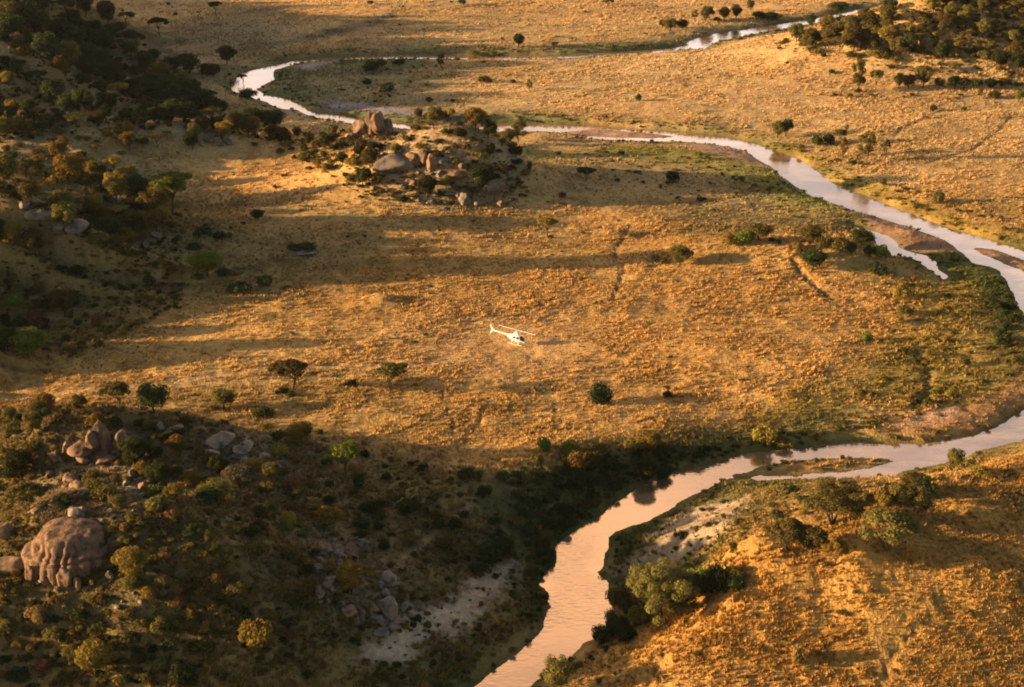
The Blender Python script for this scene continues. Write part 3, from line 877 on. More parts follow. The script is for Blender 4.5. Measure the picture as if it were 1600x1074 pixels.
DG, GR, OL, YO, RU_, GG = 'dark green', 'green', 'olive', 'yellow olive', 'rusty brown', 'grey green'
NAMED = [
    ('acacia', 337, 25, 25, DG, 'dark flat-topped acacia, highest tree in the photo left of centre', 21),
    ('acacia', 249, 56, 36, DG, 'broad dark acacia on the shaded plain above the river loop', 26),
    ('tree', 355, 99, 33, DG, 'round dark tree on the bank just above the river loop', 26),
    ('tree', 268, 113, 36, DG, 'left end tree of the dark clump left of the river loop', 24),
    ('tree', 293, 114, 44, DG, 'biggest middle tree of the dark clump left of the river loop', 28),
    ('bush', 326, 117, 38, DG, 'right end bush of the dark clump left of the river loop', 18),
    ('tree', 168, 36, 30, DG, 'dark tree on the hill crest at the top left, edge of the wood', 26),
    ('acacia', 200, 44, 30, DG, 'spreading acacia at the right edge of the hilltop wood', 18),
    ('acacia', 379, 134, 18, DG, 'small acacia leaning over the left tip of the river loop', 14),
    ('bush', 388, 153, 30, DG, 'dark bush on the bank below the left tip of the river loop', 14),
    ('tree', 300, 170, 40, DG, None, 30), ('tree', 345, 180, 28, DG, None, 22), ('tree', 302, 148, 34, DG, None, 20), ('tree', 240, 100, 26, DG, None, 22),
    ('tree', 205, 95, 34, DG, None, 20), ('bush', 264, 8, 8, DG, None, 7), ('bush', 275, 24, 8, DG, None, None), ('bush', 192, 18, 7, DG, None, None),
    ('bush', 227, 75, 8, DG, None, None), ('shrub', 252, 20, 7, DG, None, None), ('shrub', 310, 20, 7, DG, None, None),
    ('bush', 578, 7, 12, DG, None, None), ('bush', 624, 11, 5, DG, None, None), ('bush', 630, 11, 5, DG, None, None), ('bush', 613, 27, 5, DG, None, None),
    ('tree', 722, 9, 14, DG, None, 10), ('bush', 705, 5, 6, DG, None, None), ('shrub', 625, 40, 7, DG, None, None),
    ('tall_tree', 689, 105, 14, OL, 'small upright tree between the thin far channel and the meadow', 20),
    ('bush', 740, 90, 22, OL, 'olive bush standing right on the thin far channel', 9), ('bush', 767, 90, 12, YO, None, None),
    ('bush', 581, 110, 30, DG, 'largest dark bush on the meadow inside the river loop', 13), ('bush', 596, 104, 18, DG, None, None), ('bush', 624, 100, 22, DG, None, 7), ('bush', 573, 132, 18, DG, None, 10),
    ('bush', 608, 142, 30, DG, 'low wide dark bush in the middle of the loop meadow', 12),
    ('bush', 670, 160, 15, DG, None, 9), ('bush', 707, 160, 9, DG, None, None), ('bush', 757, 130, 26, OL, None, 11), ('bush', 801, 130, 12, DG, None, 10),
    ('tall_tree', 827, 142, 12, OL, None, 16), ('bush', 850, 132, 6, DG, None, None),
    ('bush', 997, 158, 12, DG, 'lone dark bush with a long shadow on the sunlit far plain', 12),
    ('tree', 810, 74, 20, DG, 'round dark tree on the far bank above the thin channel', 20), ('bush', 867, 71, 12, OL, None, 10), ('shrub', 897, 62, 10, OL, None, None),
    ('airy_tree', 950, 10, 20, OL, None, 12),
    ('tree', 1035, 44, 14, OL, None, None), ('tree', 1047, 48, 22, OL, None, 18), ('tree', 1066, 47, 24, DG, None, 16), ('tall_tree', 1085, 32, 14, OL, None, 16), ('tree', 1104, 35, 24, OL, None, 24),
    ('bush', 1120, 34, 16, DG, None, 12), ('tree', 1131, 32, 20, OL, None, 20), ('tree', 1150, 30, 18, OL, None, 21), ('tree', 1172, 18, 12, OL, None, 17), ('bush', 1185, 28, 30, DG, None, 10),
    ('bush', 1205, 30, 34, DG, None, 10), ('bush', 1037, 58, 9, YO, None, None), ('bush', 1015, 76, 10, OL, None, 12),
    ('tree', 1265, 40, 22, DG, None, 16), ('tree', 1310, 22, 34, DG, 'broad dark tree on the far bank just below the top edge', 17), ('tree', 1390, 19, 26, DG, 'dark round tree beside the bright bend at the top right', 18),
    ('tall_tree', 1339, 144, 26, OL, 'tallest two-tiered tree on the right far plain, below the wooded hill', 46),
    ('bush', 1340, 145, 14, DG, None, 18),
    ('acacia', 1368, 146, 22, OL, 'small flat-topped acacia right of the tallest two-tiered tree', 34),
    ('bush', 1300, 115, 14, DG, None, 10), ('tree', 1404, 139, 18, OL, None, 24), ('tree', 1420, 140, 22, OL, None, 22), ('tree', 1442, 138, 32, OL, 'wide crowned tree heading the tree line on the right far plain', 34),
    ('tree', 1467, 139, 18, OL, None, 16), ('tree', 1490, 138, 22, DG, None, 18), ('tree', 1506, 139, 22, DG, None, 16), ('tree', 1525, 140, 20, DG, None, 15), ('tree', 1547, 140, 22, DG, None, 16), ('tree', 1567, 138, 20, OL, None, 15),
    ('tree', 1561, 108, 34, DG, 'big dark round tree at the foot of the wooded hill', 26), ('tree', 1593, 112, 32, DG, None, 30), ('tree', 1492, 112, 18, OL, None, 12),
    ('bush', 1303, 150, 8, DG, None, None), ('bush', 1328, 153, 12, OL, None, None), ('bush', 1362, 151, 10, DG, None, None), ('bush', 1412, 153, 8, OL, None, None), ('bush', 1425, 151, 10, OL, None, None),
    ('bush', 1458, 174, 12, DG, 'small dark bush right of the head of a trodden trail', 10), ('bush', 1507, 173, 11, DG, None, 7), ('tall_tree', 1531, 154, 10, OL, None, 15), ('tree', 1592, 160, 18, OL, None, 18), ('bush', 1553, 154, 22, OL, None, 12), ('bush', 1500, 151, 10, OL, None, None),
    ('tree', 1215, 216, 22, OL, 'left half of the tree pair on the bank above the tree reflection', 26), ('tree', 1229, 213, 20, DG, 'right half of the tree pair on the bank above the tree reflection', 26),
    ('bush', 1275, 228, 22, DG, None, 14), ('bush', 1293, 225, 26, DG, None, 16), ('acacia', 1312, 226, 24, OL, None, 22), ('tall_tree', 1317, 247, 16, YO, None, 30),
    ('tall_tree', 1352, 254, 30, OL, 'tall dense tree on the right bank with a long shadow', 46), ('bush', 1331, 258, 16, DG, None, 16), ('bush', 1345, 258, 14, OL, None, 14), ('airy_tree', 1383, 242, 16, OL, None, 24), ('tall_tree', 1323, 205, 7, OL, None, 10),
    ('bush', 1252, 232, 12, OL, None, None), ('bush', 1464, 318, 22, OL, 'olive bush with a curved shadow on the bright right bank', 20), ('shrub', 1415, 296, 13, GG, None, None), ('shrub', 1400, 300, 12, GG, None, None),
    ('bush', 1485, 322, 10, YO, None, None), ('bush', 1430, 325, 16, YO, None, 12), ('bush', 1446, 330, 12, RU_, None, 10),
    ('tree', 763, 217, 28, DG, 'round dark tree at the waterline right of the balanced boulders', 28), ('tall_tree', 812, 222, 28, OL, 'tall olive tree at the waterline, right of a round dark one', 34),
    ('airy_tree', 729, 246, 15, OL, None, 22), ('acacia', 916, 283, 32, DG, 'wide dark acacia alone in the shade right of the rocky hill', 20), ('tall_tree', 828, 270, 12, DG, None, 16),
    ('bush', 965, 284, 12, DG, None, 8), ('bush', 1050, 285, 24, DG, 'dark round bush at the edge of the central shade', 18), ('shrub', 1096, 315, 16, DG, None, 7), ('shrub', 1111, 316, 8, DG, None, None), ('shrub', 878, 308, 14, GG, None, 8), ('shrub', 995, 270, 14, GG, None, None),
    ('acacia', 855, 372, 36, YO, 'sunlit yellow acacia with a thick stem, centre of the plain', 30), ('bush', 860, 372, 10, DG, None, 12),
    ('tree', 403, 344, 24, DG, 'small dark tree on the shaded grass left of centre', 16), ('bush', 380, 351, 9, DG, None, None), ('bush', 362, 358, 9, DG, None, None), ('bush', 570, 371, 7, DG, None, None),
    ('tree', 1062, 414, 40, OL, 'umbrella shaped tree at the left end of the low ridge', 30), ('bush', 1022, 407, 18, YO, None, 14), ('bush', 1038, 413, 14, OL, None, 12),
    ('bush', 1140, 382, 28, YO, None, 16), ('bush', 1163, 380, 36, GR, None, 18), ('tree', 1186, 376, 42, OL, 'broad tree heading the sunlit thicket on the low ridge', 24),
    ('tree', 1266, 380, 40, OL, None, 28), ('bush', 1246, 388, 20, YO, None, 14), ('bush', 1285, 388, 26, OL, None, 20), ('bush', 1310, 392, 34, OL, None, 22), ('tree', 1346, 384, 40, DG, 'dark tree next to the narrow side channel', 24),
    ('bush', 1325, 395, 24, DG, None, 18), ('bush', 1376, 404, 26, GR, None, 20), ('bush', 1357, 400, 22, DG, None, 16), ('tree', 1270, 422, 44, DG, 'large dark tree on the ridge by the end of a gully', 32), ('bush', 1252, 404, 22, OL, None, 18), ('bush', 1217, 380, 12, DG, None, 14), ('bush', 1205, 378, 14, DG, None, 10),
    ('bush', 1370, 428, 32, DG, None, 18), ('bush', 1392, 432, 18, RU_, None, 18), ('bush', 1408, 466, 36, YO, 'yellow green bush on the slope below the side channel', 22), ('bush', 1413, 448, 18, RU_, None, 20), ('bush', 1430, 438, 16, RU_, None, 16),
    ('bush', 1412, 492, 26, OL, None, 14), ('bush', 1405, 505, 20, YO, None, 10), ('bush', 1377, 464, 14, RU_, None, None), ('bush', 1355, 534, 20, GR, 'small bright green bush alone on the right slope', 14), ('bush', 1238, 622, 18, YO, None, 16),
    ('acacia', 455, 610, 62, OL, 'flat-topped acacia by the track, left one of two', 44), ('bush', 551, 605, 16, DG, 'small dark bush between the two acacias by the track', 12), ('bush', 540, 604, 12, OL, None, 9),
    ('acacia', 612, 613, 56, OL, 'rounded acacia by the track, right one of two', 42), ('shrub', 440, 614, 22, DG, None, 7), ('shrub', 455, 619, 14, DG, None, 9),
    ('bush', 935, 630, 46, DG, 'dense dark green bush on the golden grass below the helicopter', 32), ('bush', 1042, 608, 11, DG, None, 9), ('bush', 1043, 622, 17, DG, 'small dark bush right of the dense dark green bush', 12),
    ('acacia', 541, 742, 56, GR, 'green flat-topped acacia in the shade, below two by the track', 46), ('shrub', 570, 713, 20, DG, None, 9),
    ('tree', 350, 642, 40, OL, 'round olive tree above the grey rock slab', 34), ('bush', 334, 640, 20, OL, None, 12),
    ('acacia', 184, 644, 50, OL, 'thin-stemmed acacia against the golden grass at left', 44), ('bush', 413, 652, 36, DG, 'dark low bush where the lower shade begins', 16), ('bush', 418, 668, 16, YO, None, 14),
    ('tree', 324, 432, 60, GR, 'bright green dome-shaped tree on the shaded left plain', 38), ('bush', 350, 432, 30, DG, None, 14), ('bush', 310, 440, 18, OL, None, 12), ('bush', 375, 456, 40, DG, 'dark wide bush below the bright green dome tree', 16), ('bush', 412, 446, 30, DG, None, 16), ('bush', 368, 432, 15, RU_, None, 12), ('bush', 448, 452, 14, OL, None, 14),
    ('acacia', 270, 336, 74, GR, 'large spreading acacia at the right end of the left hill', 62), ('tree', 238, 340, 54, OL, 'darker tree tucked under the large spreading acacia', 40),
    ('tree', 45, 560, 68, GR, 'big bright green tree at the left edge, height of the helicopter', 46), ('tree', 8, 552, 50, DG, None, 40), ('tree', 102, 496, 48, OL, 'sunlit olive tree above the big bright green one', 46), ('bush', 26, 490, 34, GR, None, 20), ('bush', 50, 508, 40, RU_, 'rusty spreading bush between two green trees at the left edge', 20),
    ('shrub', 470, 392, 44, DG, None, 12), ('shrub', 318, 366, 36, DG, 'wide blackish shrub, left one of a low dark pair', 12), ('shrub', 347, 372, 30, DG, 'wide blackish shrub, right one of a low dark pair', 10), ('shrub', 302, 389, 30, DG, 'blackish shrub below the low dark pair', 9), ('bush', 320, 357, 12, DG, None, 9), ('bush', 232, 442, 24, DG, None, 18), ('bush', 213, 432, 16, OL, None, 12), ('bush', 193, 456, 14, DG, None, None), ('bush', 154, 510, 22, RU_, None, 20), ('bush', 190, 486, 10, DG, None, 9),
    ('bush', 848, 706, 30, GR, 'bright green bush, left one in the line above the dark bank', 20), ('bush', 838, 726, 24, OL, None, 18), ('bush', 889, 714, 36, GR, 'bright green bush, middle one in the line above the dark bank', 24), ('bush', 905, 732, 44, YO, None, 28), ('tree', 928, 728, 46, OL, None, 38),
    ('tree', 1012, 708, 46, YO, 'yellow olive tree on the crest of the dark bank', 34), ('bush', 988, 702, 30, OL, None, 20), ('bush', 1035, 708, 30, OL, None, 18), ('bush', 1195, 690, 40, YO, 'yellow tree-like bush beside the lower river bend', 28), ('bush', 1225, 700, 30, OL, None, 16),
    ('shrub', 733, 748, 40, DG, 'dark shrub mound at the head of the pale trail', 18), ('shrub', 792, 752, 40, DG, None, 14), ('bush', 758, 778, 24, DG, None, 20), ('shrub', 660, 736, 22, DG, None, 10), ('bush', 605, 750, 20, DG, None, 12), ('bush', 562, 762, 22, DG, None, 24),
    ('tree', 514, 822, 48, YO, 'sunlit yellow bush tree in the lower shade, left of two dark bushes', 28), ('bush', 450, 824, 28, YO, None, 26), ('bush', 640, 800, 44, DG, None, 26), ('bush', 580, 800, 36, DG, None, 20), ('bush', 765, 872, 50, DG, 'dark bush clump above the pale sandy wash', 36), ('bush', 790, 868, 34, DG, None, 34),
    ('tree', 550, 930, 50, YO, 'orange lit round tree above the boulder pile', 54), ('bush', 402, 1012, 54, YO, 'yellow lit round bush near the bottom, left of the wash', 42), ('tree', 208, 908, 56, YO, 'sunlit yellow tree right of the fissured granite dome', 52), ('bush', 232, 935, 30, YO, None, 22), ('bush', 205, 925, 30, OL, None, 22),
    ('tree', 150, 1055, 62, YO, 'yellow green tree near the bottom left corner', 54), ('bush', 286, 1074, 50, DG, 'dark green dome-shaped bush at the bottom edge, left', 42),
    ('tree', 1008, 757, 44, DG, 'dark tree on the shaded bank above its own reflection', 34), ('bush', 1040, 748, 30, DG, None, 18),
    ('big_tree', 1034, 978, 118, OL, 'big riverside tree with several trunks, its left side sunlit', 108), ('bush', 1092, 926, 44, GR, None, 40), ('bush', 1120, 925, 54, DG, 'dark rounded bush right of the big riverside tree', 44), ('airy_tree', 1062, 965, 60, OL, None, 46), ('tree', 1082, 940, 50, OL, None, 44), ('bush', 965, 950, 44, OL, None, 34), ('bush', 1000, 975, 40, OL, None, 26), ('bush', 975, 1000, 40, DG, None, 22), ('bush', 1150, 920, 34, DG, None, 22),
    ('bush', 960, 985, 44, DG, None, 26), ('bush', 940, 1000, 40, DG, None, 20), ('bush', 985, 960, 34, DG, None, 22),
    ('tree', 870, 1084, 50, OL, 'bushy tree at the bottom edge beside the water', 60),
    ('big_tree', 1300, 818, 104, OL, 'wide green tree on the slope below the sand spit', 68), ('tree', 1428, 766, 48, OL, None, 26), ('tree', 1430, 802, 54, OL, None, 40), ('tree', 1490, 736, 28, OL, 'small dark tree standing against the water at the right', 36),
    ('airy_tree', 1382, 860, 100, OL, 'airy spreading thorn tree on the lower right slope', 62), ('airy_tree', 1232, 860, 70, OL, None, 50), ('tree', 1268, 866, 54, OL, None, 44), ('airy_tree', 1300, 888, 44, YO, None, 50), ('bush', 1442, 775, 40, DG, None, 30), ('bush', 1405, 775, 34, OL, None, 22),
    ('bush', 1248, 1040, 26, RU_, 'brown cone-shaped bush with a shadow on the lower right grass', 34), ('bush', 1530, 742, 40, YO, None, 14), ('airy_tree', 42, 800, 60, OL, 'bare-stemmed spreading tree at the left edge above the dome', 50),
    ('tree', 375, 770, 60, GG, 'pale grey green tree below the grey rock slab', 44), ('tree', 338, 785, 50, OL, None, 36), ('bush', 1150, 905, 30, YO, None, 22),
    ('acacia', 395, 193, 30, OL, None, 20), ('acacia', 120, 203, 38, YO, 'sunlit yellow acacia behind the bright left ridge', 22), ('bush', 195, 208, 34, YO, None, 18), ('bush', 172, 214, 24, YO, None, 14),
]
for t in NAMED:
    plant(t[0], t[1], t[2], t[3], t[4], t[5], t[6])

# scrub filling the wooded slopes, one plant at a time, kept apart from each other
def inpoly(u, v, poly):
    c = False; n = len(poly)
    for i in range(n):
        x1, y1 = poly[i]; x2, y2 = poly[(i + 1) % n]
        if (y1 > v) != (y2 > v) and u < (x2 - x1) * (v - y1) / (y2 - y1) + x1: c = not c
    return c


CLEAR = [(535, 622, 185, 226), (585, 665, 238, 290), (685, 735, 258, 292), (755, 788, 285, 318), (80, 205, 668, 742), (305, 425, 676, 722), (5, 190, 800, 968), (500, 655, 895, 1010), (90, 140, 735, 785), (50, 140, 340, 385)]


def scrub(poly, n, wm, mix, seed, gap=0.75, kinds=(('bush', .7), ('shrub', .15), ('tree', .15))):
    rr = random.Random(seed)
    us = [p[0] for p in poly]; vs = [p[1] for p in poly]
    done = 0; tries = 0
    while done < n and tries < n * 30:
        tries += 1
        u = rr.uniform(min(us), max(us)); v = rr.uniform(min(vs), max(vs))
        if not inpoly(u, v, poly): continue
        if any(a < u < b and c < v < d for a, b, c, d in CLEAR): continue
        x, y, z = ground(u, v)
        if float(samp(SD, x, y)) < 1.5: continue
        w = rr.uniform(*wm)
        if any((x - a) ** 2 + (y - b) ** 2 < ((c + w / 2) * gap) ** 2 for a, b, c in PLANTED): continue
        q = rr.random(); kk = kinds[-1][0]
        for k_, p_ in kinds:
            if q < p_: kk = k_; break
            q -= p_
        q = rr.random(); cc = mix[-1][0]
        for k_, p_ in mix:
            if q < p_: cc = k_; break
            q -= p_
        if kk in ('tree', 'acacia'): w *= 1.4
        plant(kk, *project(x, y, z), w * scale_at(x, y, z), cc, foot=(x, y, z)); done += 1


T4 = (('bush', .55), ('tree', .3), ('acacia', .15))
scrub([(-10, 0), (120, 0), (160, 20), (200, 60), (250, 110), (300, 135), (340, 165), (300, 190), (180, 150), (-10, 110)], 150, (4.5, 9), ((DG, .8), (OL, .2)), 1, 0.62, T4)
scrub([(-10, 110), (180, 150), (300, 190), (440, 200), (450, 225), (280, 200), (150, 208), (-10, 225)], 75, (3.5, 7), ((DG, .5), (OL, .35), (YO, .15)), 2, 0.75, T4)
scrub([(-10, 210), (240, 195), (440, 190), (450, 235), (360, 240), (260, 235), (-10, 275)], 30, (2.5, 5), ((OL, .4), (YO, .35), (DG, .25)), 3, 0.8, T4)
scrub([(-10, 270), (160, 265), (240, 300), (280, 360), (200, 385), (60, 400), (-10, 400)], 85, (3.5, 7), ((OL, .45), (YO, .3), (DG, .25)), 4, 0.72, T4)
scrub([(-10, 400), (140, 400), (120, 480), (70, 520), (-10, 520)], 20, (2.5, 5), ((OL, .4), (YO, .2), (DG, .4)), 5, 0.8, T4)
scrub([(420, 215), (540, 210), (600, 215), (700, 225), (780, 260), (820, 290), (760, 320), (640, 320), (560, 290), (430, 250)], 75, (2.5, 5), ((OL, .4), (DG, .4), (YO, .2)), 6, 0.72, (('bush', .85), ('tree', .15)))
scrub([(600, 190), (700, 185), (790, 215), (830, 285), (780, 300), (690, 220)], 34, (2.5, 5.5), ((OL, .4), (DG, .45), (YO, .15)), 62, 0.75, (('bush', .85), ('tree', .15)))
scrub([(720, 245), (800, 270), (820, 300), (750, 300)], 8, (5, 7), ((DG, 1),), 61, 0.6, (('bush', .7), ('tree', .3)))
scrub([(-10, 650), (120, 640), (330, 655), (480, 680), (440, 760), (330, 800), (-10, 800)], 70, (2.2, 4.6), ((OL, .5), (YO, .25), (DG, .25)), 7, 0.75, (('bush', .7), ('tree', .2), ('acacia', .1)))
scrub([(120, 780), (480, 740), (560, 850), (480, 1000), (300, 1000), (160, 900)], 40, (1.8, 4), ((OL, .45), (DG, .35), (RU_, .2)), 8, 0.9, (('bush', .75), ('shrub', .25)))
scrub([(-10, 930), (200, 940), (330, 1000), (300, 1074), (-10, 1074)], 28, (2, 4.4), ((OL, .5), (DG, .35), (RU_, .15)), 9, 0.8, (('bush', .8), ('shrub', .2)))
scrub([(480, 740), (700, 770), (830, 850), (760, 900), (560, 850)], 24, (1.6, 3.6), ((DG, .7), (OL, .3)), 10, 1.0, (('bush', .6), ('shrub', .4)))
scrub([(1235, 60), (1300, 48), (1360, 32), (1430, 26), (1450, 5), (1610, 5), (1610, 100), (1500, 92), (1400, 97), (1250, 88)], 140, (3.5, 7), ((OL, .62), (YO, .23), (DG, .15)), 11, 0.6, T4)
scrub([(800, 760), (870, 725), (1000, 715), (1150, 690), (1200, 700), (1050, 735), (950, 788), (880, 835), (800, 870)], 34, (2, 4), ((DG, .6), (OL, .4)), 12, 0.8, (('bush', .7), ('shrub', .3)))
scrub([(1430, 470), (1580, 470), (1600, 600), (1430, 650), (1300, 650), (1400, 560)], 30, (1.6, 3.4), ((YO, .6), (OL, .3), (GR, .1)), 13, 1.0, (('bush', .35), ('shrub', .65)))
scrub([(1540, 445), (1590, 480), (1600, 590), (1560, 540)], 9, (3, 5), ((DG, .8), (OL, .2)), 14, 0.7, (('bush', 1),))
scrub([(1200, 215), (1320, 270), (1600, 375), (1600, 350), (1400, 290), (1300, 240)], 22, (1.4, 3), ((YO, .6), (OL, .4)), 15, 1.0, (('bush', .4), ('shrub', .6)))
scrub([(830, 230), (1100, 240), (1250, 310), (1100, 290), (900, 260)], 22, (1.5, 3.5), ((OL, .4), (YO, .3), (DG, .3)), 16, 1.0, (('bush', .4), ('shrub', .6)))
scrub([(950, 810), (1100, 780), (1300, 760), (1250, 790), (1130, 870), (1000, 900)], 18, (1.2, 3), ((OL, .6), (DG, .4)), 17, 1.0, (('shrub', 1),))
scrub([(1200, 780), (1420, 745), (1500, 730), (1420, 790), (1200, 840)], 10, (1.6, 3.6), ((YO, .5), (OL, .5)), 18, 1.0, (('bush', .6), ('shrub', .4)))
scrub([(500, 0), (1600, 0), (1600, 140), (1200, 130), (800, 180), (600, 70)], 24, (1.2, 2.6), ((OL, .6), (DG, .4)), 19, 2.0, (('bush', .4), ('shrub', .6)))
scrub([(400, 250), (850, 320), (1000, 420), (600, 560), (250, 500)], 26, (0.9, 2.2), ((OL, .6), (DG, .4)), 20, 2.0, (('bush', .4), ('shrub', .6)))
scrub([(850, 740), (880, 830), (875, 870), (850, 880), (830, 830)], 7, (2.4, 4), ((DG, 1),), 21, 0.8, (('bush', 1),))
scrub([(1280, 900), (1600, 800), (1600, 1074), (1000, 1074)], 14, (0.9, 2.0), ((YO, .5), (RU_, .5)), 22, 2.0, (('shrub', 1),))

# the largest bushes and shrubs are things of their own; the smallest grow together as undergrowth
TINT = {'dark green': (0.045, 0.058, 0.022), 'green': (0.13, 0.165, 0.033), 'olive': (0.115, 0.10, 0.033), 'yellow olive': (0.20, 0.15, 0.036), 'rusty brown': (0.20, 0.125, 0.05), 'grey green': (0.13, 0.125, 0.07)}
rest = []
for kd, lim in (('bush', 290), ('shrub', 285)):
    lst = sorted([p for p in PENDING if p[1] == kd], key=lambda p: -p[0])
    for p in lst[:lim]:
        plant(*p[1:8], foot=p[8], defer_off=True)
    rest += lst[lim:]
print('bushes as things / as undergrowth', len(PENDING) - len(rest), len(rest))
ug = np.random.default_rng(77)
UV_, UC_ = [], []


def add_under(kind, x, y, z, w, col, keep):
    PVs = PROTO[kind]; _, _, pw, ph, PV = PVs[ug.integers(len(PVs))]
    Q = PV.reshape(-1, 4, 3)
    idx = ug.choice(len(Q), int(len(Q) * keep), replace=False)
    Q = Q[idx]; c = Q.mean(1, keepdims=True); Q = c + (Q - c) * (0.8 / math.sqrt(keep))
    a = ug.random() * 6.28; k = w / pw
    M = np.array([[math.cos(a), -math.sin(a), 0], [math.sin(a), math.cos(a), 0], [0, 0, ug.uniform(.85, 1.15)]]) * k
    UV_.append((Q.reshape(-1, 3) @ M.T + np.array([x, y, z - .05])).astype(np.float32))
    cc = np.array(col) * ug.uniform(.7, 1.3) * (0.7 + 0.6 * ug.random((len(Q), 1)))
    UC_.append(np.repeat(cc, 4, 0).astype(np.float32))


for p in rest:
    x, y, z = p[8]
    add_under(p[1], x, y, z, p[4] / scale_at(x, y, z), TINT[p[5]], 0.35)
bk = np.random.default_rng(5)
bx = bk.uniform(-260, 260, 60000); by = bk.uniform(170, 900, 60000)
bd = samp(SD, bx, by)
ok = (bd > 0.3) & (bd < 5.5) & (np.abs(bx) < 0.37 * (0.92 * by + 55)) & (fbm(N1, bx, by, 16, 3) > -0.25) & (samp(GRASS, bx, by) > 0.3)
for x, y in list(zip(bx[ok], by[ok]))[:2600]:
    add_under('bush' if bk.random() < .5 else 'shrub', x, y, float(samp(HG, x, y)), bk.uniform(0.5, 1.9), TINT[(DG, DG, OL, GR, YO)[bk.integers(5)]] if x < 60 else TINT[(OL, OL, YO, YO, GR)[bk.integers(5)]], 0.1)
ZW = [([(-10, 0), (120, 0), (250, 110), (360, 180), (450, 225), (280, 200), (-10, 225)], 900, (1.0, 3.2), (DG, DG, OL)),
      ([(-10, 240), (160, 265), (300, 330), (280, 480), (120, 560), (-10, 560)], 1700, (0.7, 2.6), (OL, DG, YO)),
      ([(420, 215), (600, 200), (780, 250), (840, 300), (760, 335), (560, 310)], 520, (0.8, 2.6), (OL, DG, YO)),
      ([(-10, 650), (120, 630), (480, 670), (720, 740), (850, 840), (840, 960), (680, 1090), (-10, 1090)], 3200, (0.5, 2.0), (OL, DG, OL, YO, RU_)),
      ([(1200, 70), (1300, 40), (1430, 15), (1610, 5), (1610, 150), (1500, 120), (1250, 95)], 500, (1.2, 3.4), (OL, DG, YO)),
      ([(800, 740), (1000, 700), (1200, 680), (1250, 700), (1050, 740), (950, 790), (870, 850), (850, 960), (820, 900)], 520, (0.7, 2.2), (DG, DG, OL)),
      ([(1300, 640), (1400, 550), (1380, 440), (1560, 440), (1610, 600), (1450, 660), (1300, 680)], 420, (0.6, 1.8), (YO, YO, OL)),
      ([(820, 220), (1190, 260), (1330, 350), (1100, 330), (900, 260)], 260, (0.6, 1.8), (YO, OL, DG)),
      ([(950, 830), (1200, 745), (1420, 740), (1250, 800), (1050, 930), (960, 960)], 260, (0.5, 1.5), (OL, DG, YO)),
      ([(1040, 80), (1390, 10), (1410, 25), (1230, 55)], 120, (1.2, 3.0), (DG, OL)),
      ([(430, 110), (700, 100), (640, 170), (450, 150)], 120, (0.8, 2.0), (DG, OL)),
      ([(250, 0), (1600, 0), (1600, 640), (1000, 600), (850, 640), (200, 640), (450, 480), (600, 250), (430, 60)], 420, (0.4, 1.2), (OL, DG, RU_, YO)),
      ([(540, 1040), (640, 970), (820, 880), (860, 900), (760, 990), (600, 1060)], 170, (0.4, 1.4), (DG, OL, GR)),
      ([(900, 1074), (1600, 700), (1600, 1074)], 110, (0.4, 1.2), (OL, RU_, YO))]
T_ = np.arange(150, 1200, 1.0)
for poly, n, wm, mix in ZW:
    us = [q[0] for q in poly]; vs = [q[1] for q in poly]; done = 0
    cl = np.random.default_rng(n)
    while done < n:
        u = cl.uniform(min(us), max(us)); v = cl.uniform(min(vs), max(vs))
        if not inpoly(u, v, poly) or N4(u, v * 2, 60) + 0.6 * cl.normal() < -0.1: continue
        d_ = ray(u, v); q_ = int(np.argmax(CAM_H + d_[2] * T_ <= samp(HG, d_[0] * T_, d_[1] * T_)))
        x, y = d_[0] * T_[q_], d_[1] * T_[q_]
        if float(samp(SD, x, y)) < 0.8 or (float(samp(GRASS, x, y)) < 0.4 and cl.random() < 0.7): done += 1; continue
        if math.hypot(x - heli_spot[0], y - heli_spot[1]) < 15: continue
        w = wm[0] + (wm[1] - wm[0]) * cl.random() ** 1.8
        add_under('bush' if cl.random() < .6 else 'shrub', x, y, float(samp(HG, x, y)), w, TINT[mix[cl.integers(len(mix))]], 0.07 + 0.035 * w)
        done += 1
UVa = np.concatenate(UV_); UCa = np.concatenate(UC_)
M_UNDER = grass_material(); M_UNDER.name = 'undergrowth_leaves'
tag(link('undergrowth', np_mesh('undergrowth', UVa, np.arange(len(UVa)).reshape(-1, 4), M_UNDER, False, UCa)), 'low mixed scrub and weeds scattered over slopes and banks', 'undergrowth', kind='stuff')

# ------------------------------------------------------------------ boulders
def ico(sub):
    import bmesh
    bm = bmesh.new(); bmesh.ops.create_icosphere(bm, subdivisions=sub, radius=1.0)
    V = np.array([v.co[:] for v in bm.verts]); F = np.array([[v.index for v in f.verts] for f in bm.faces]); bm.free()
    return V, F


ICO4 = ico(4); ICO6 = ico(6)


def n3(P, s, seed):
    a = Noise(seed); b = Noise(seed + 1); c = Noise(seed + 2)
    return (fbm(a, P[:, 0], P[:, 1] + 3, s, 3) + fbm(b, P[:, 1], P[:, 2] + 5, s, 3) + fbm(c, P[:, 2], P[:, 0] + 9, s, 3)) / 1.7


def boulder(seed, sx, sy, sz, cuts=15):
    r = np.random.default_rng(seed)
    V, F = ICO4; V = V.copy()
    for _ in range(cuts):       # flat-ish split faces
        nrm = r.normal(size=3); nrm /= np.linalg.norm(nrm); dd = 0.5 + 0.36 * r.random()
        p = V @ nrm; V -= np.outer(np.maximum(p - dd, 0) * 0.93, nrm)
    V = V * (1 + 0.20 * n3(V, 0.8, seed * 3)[:, None] + 0.09 * n3(V, 0.28, seed * 3 + 50)[:, None])
    return V * np.array([sx, sy, sz]), F


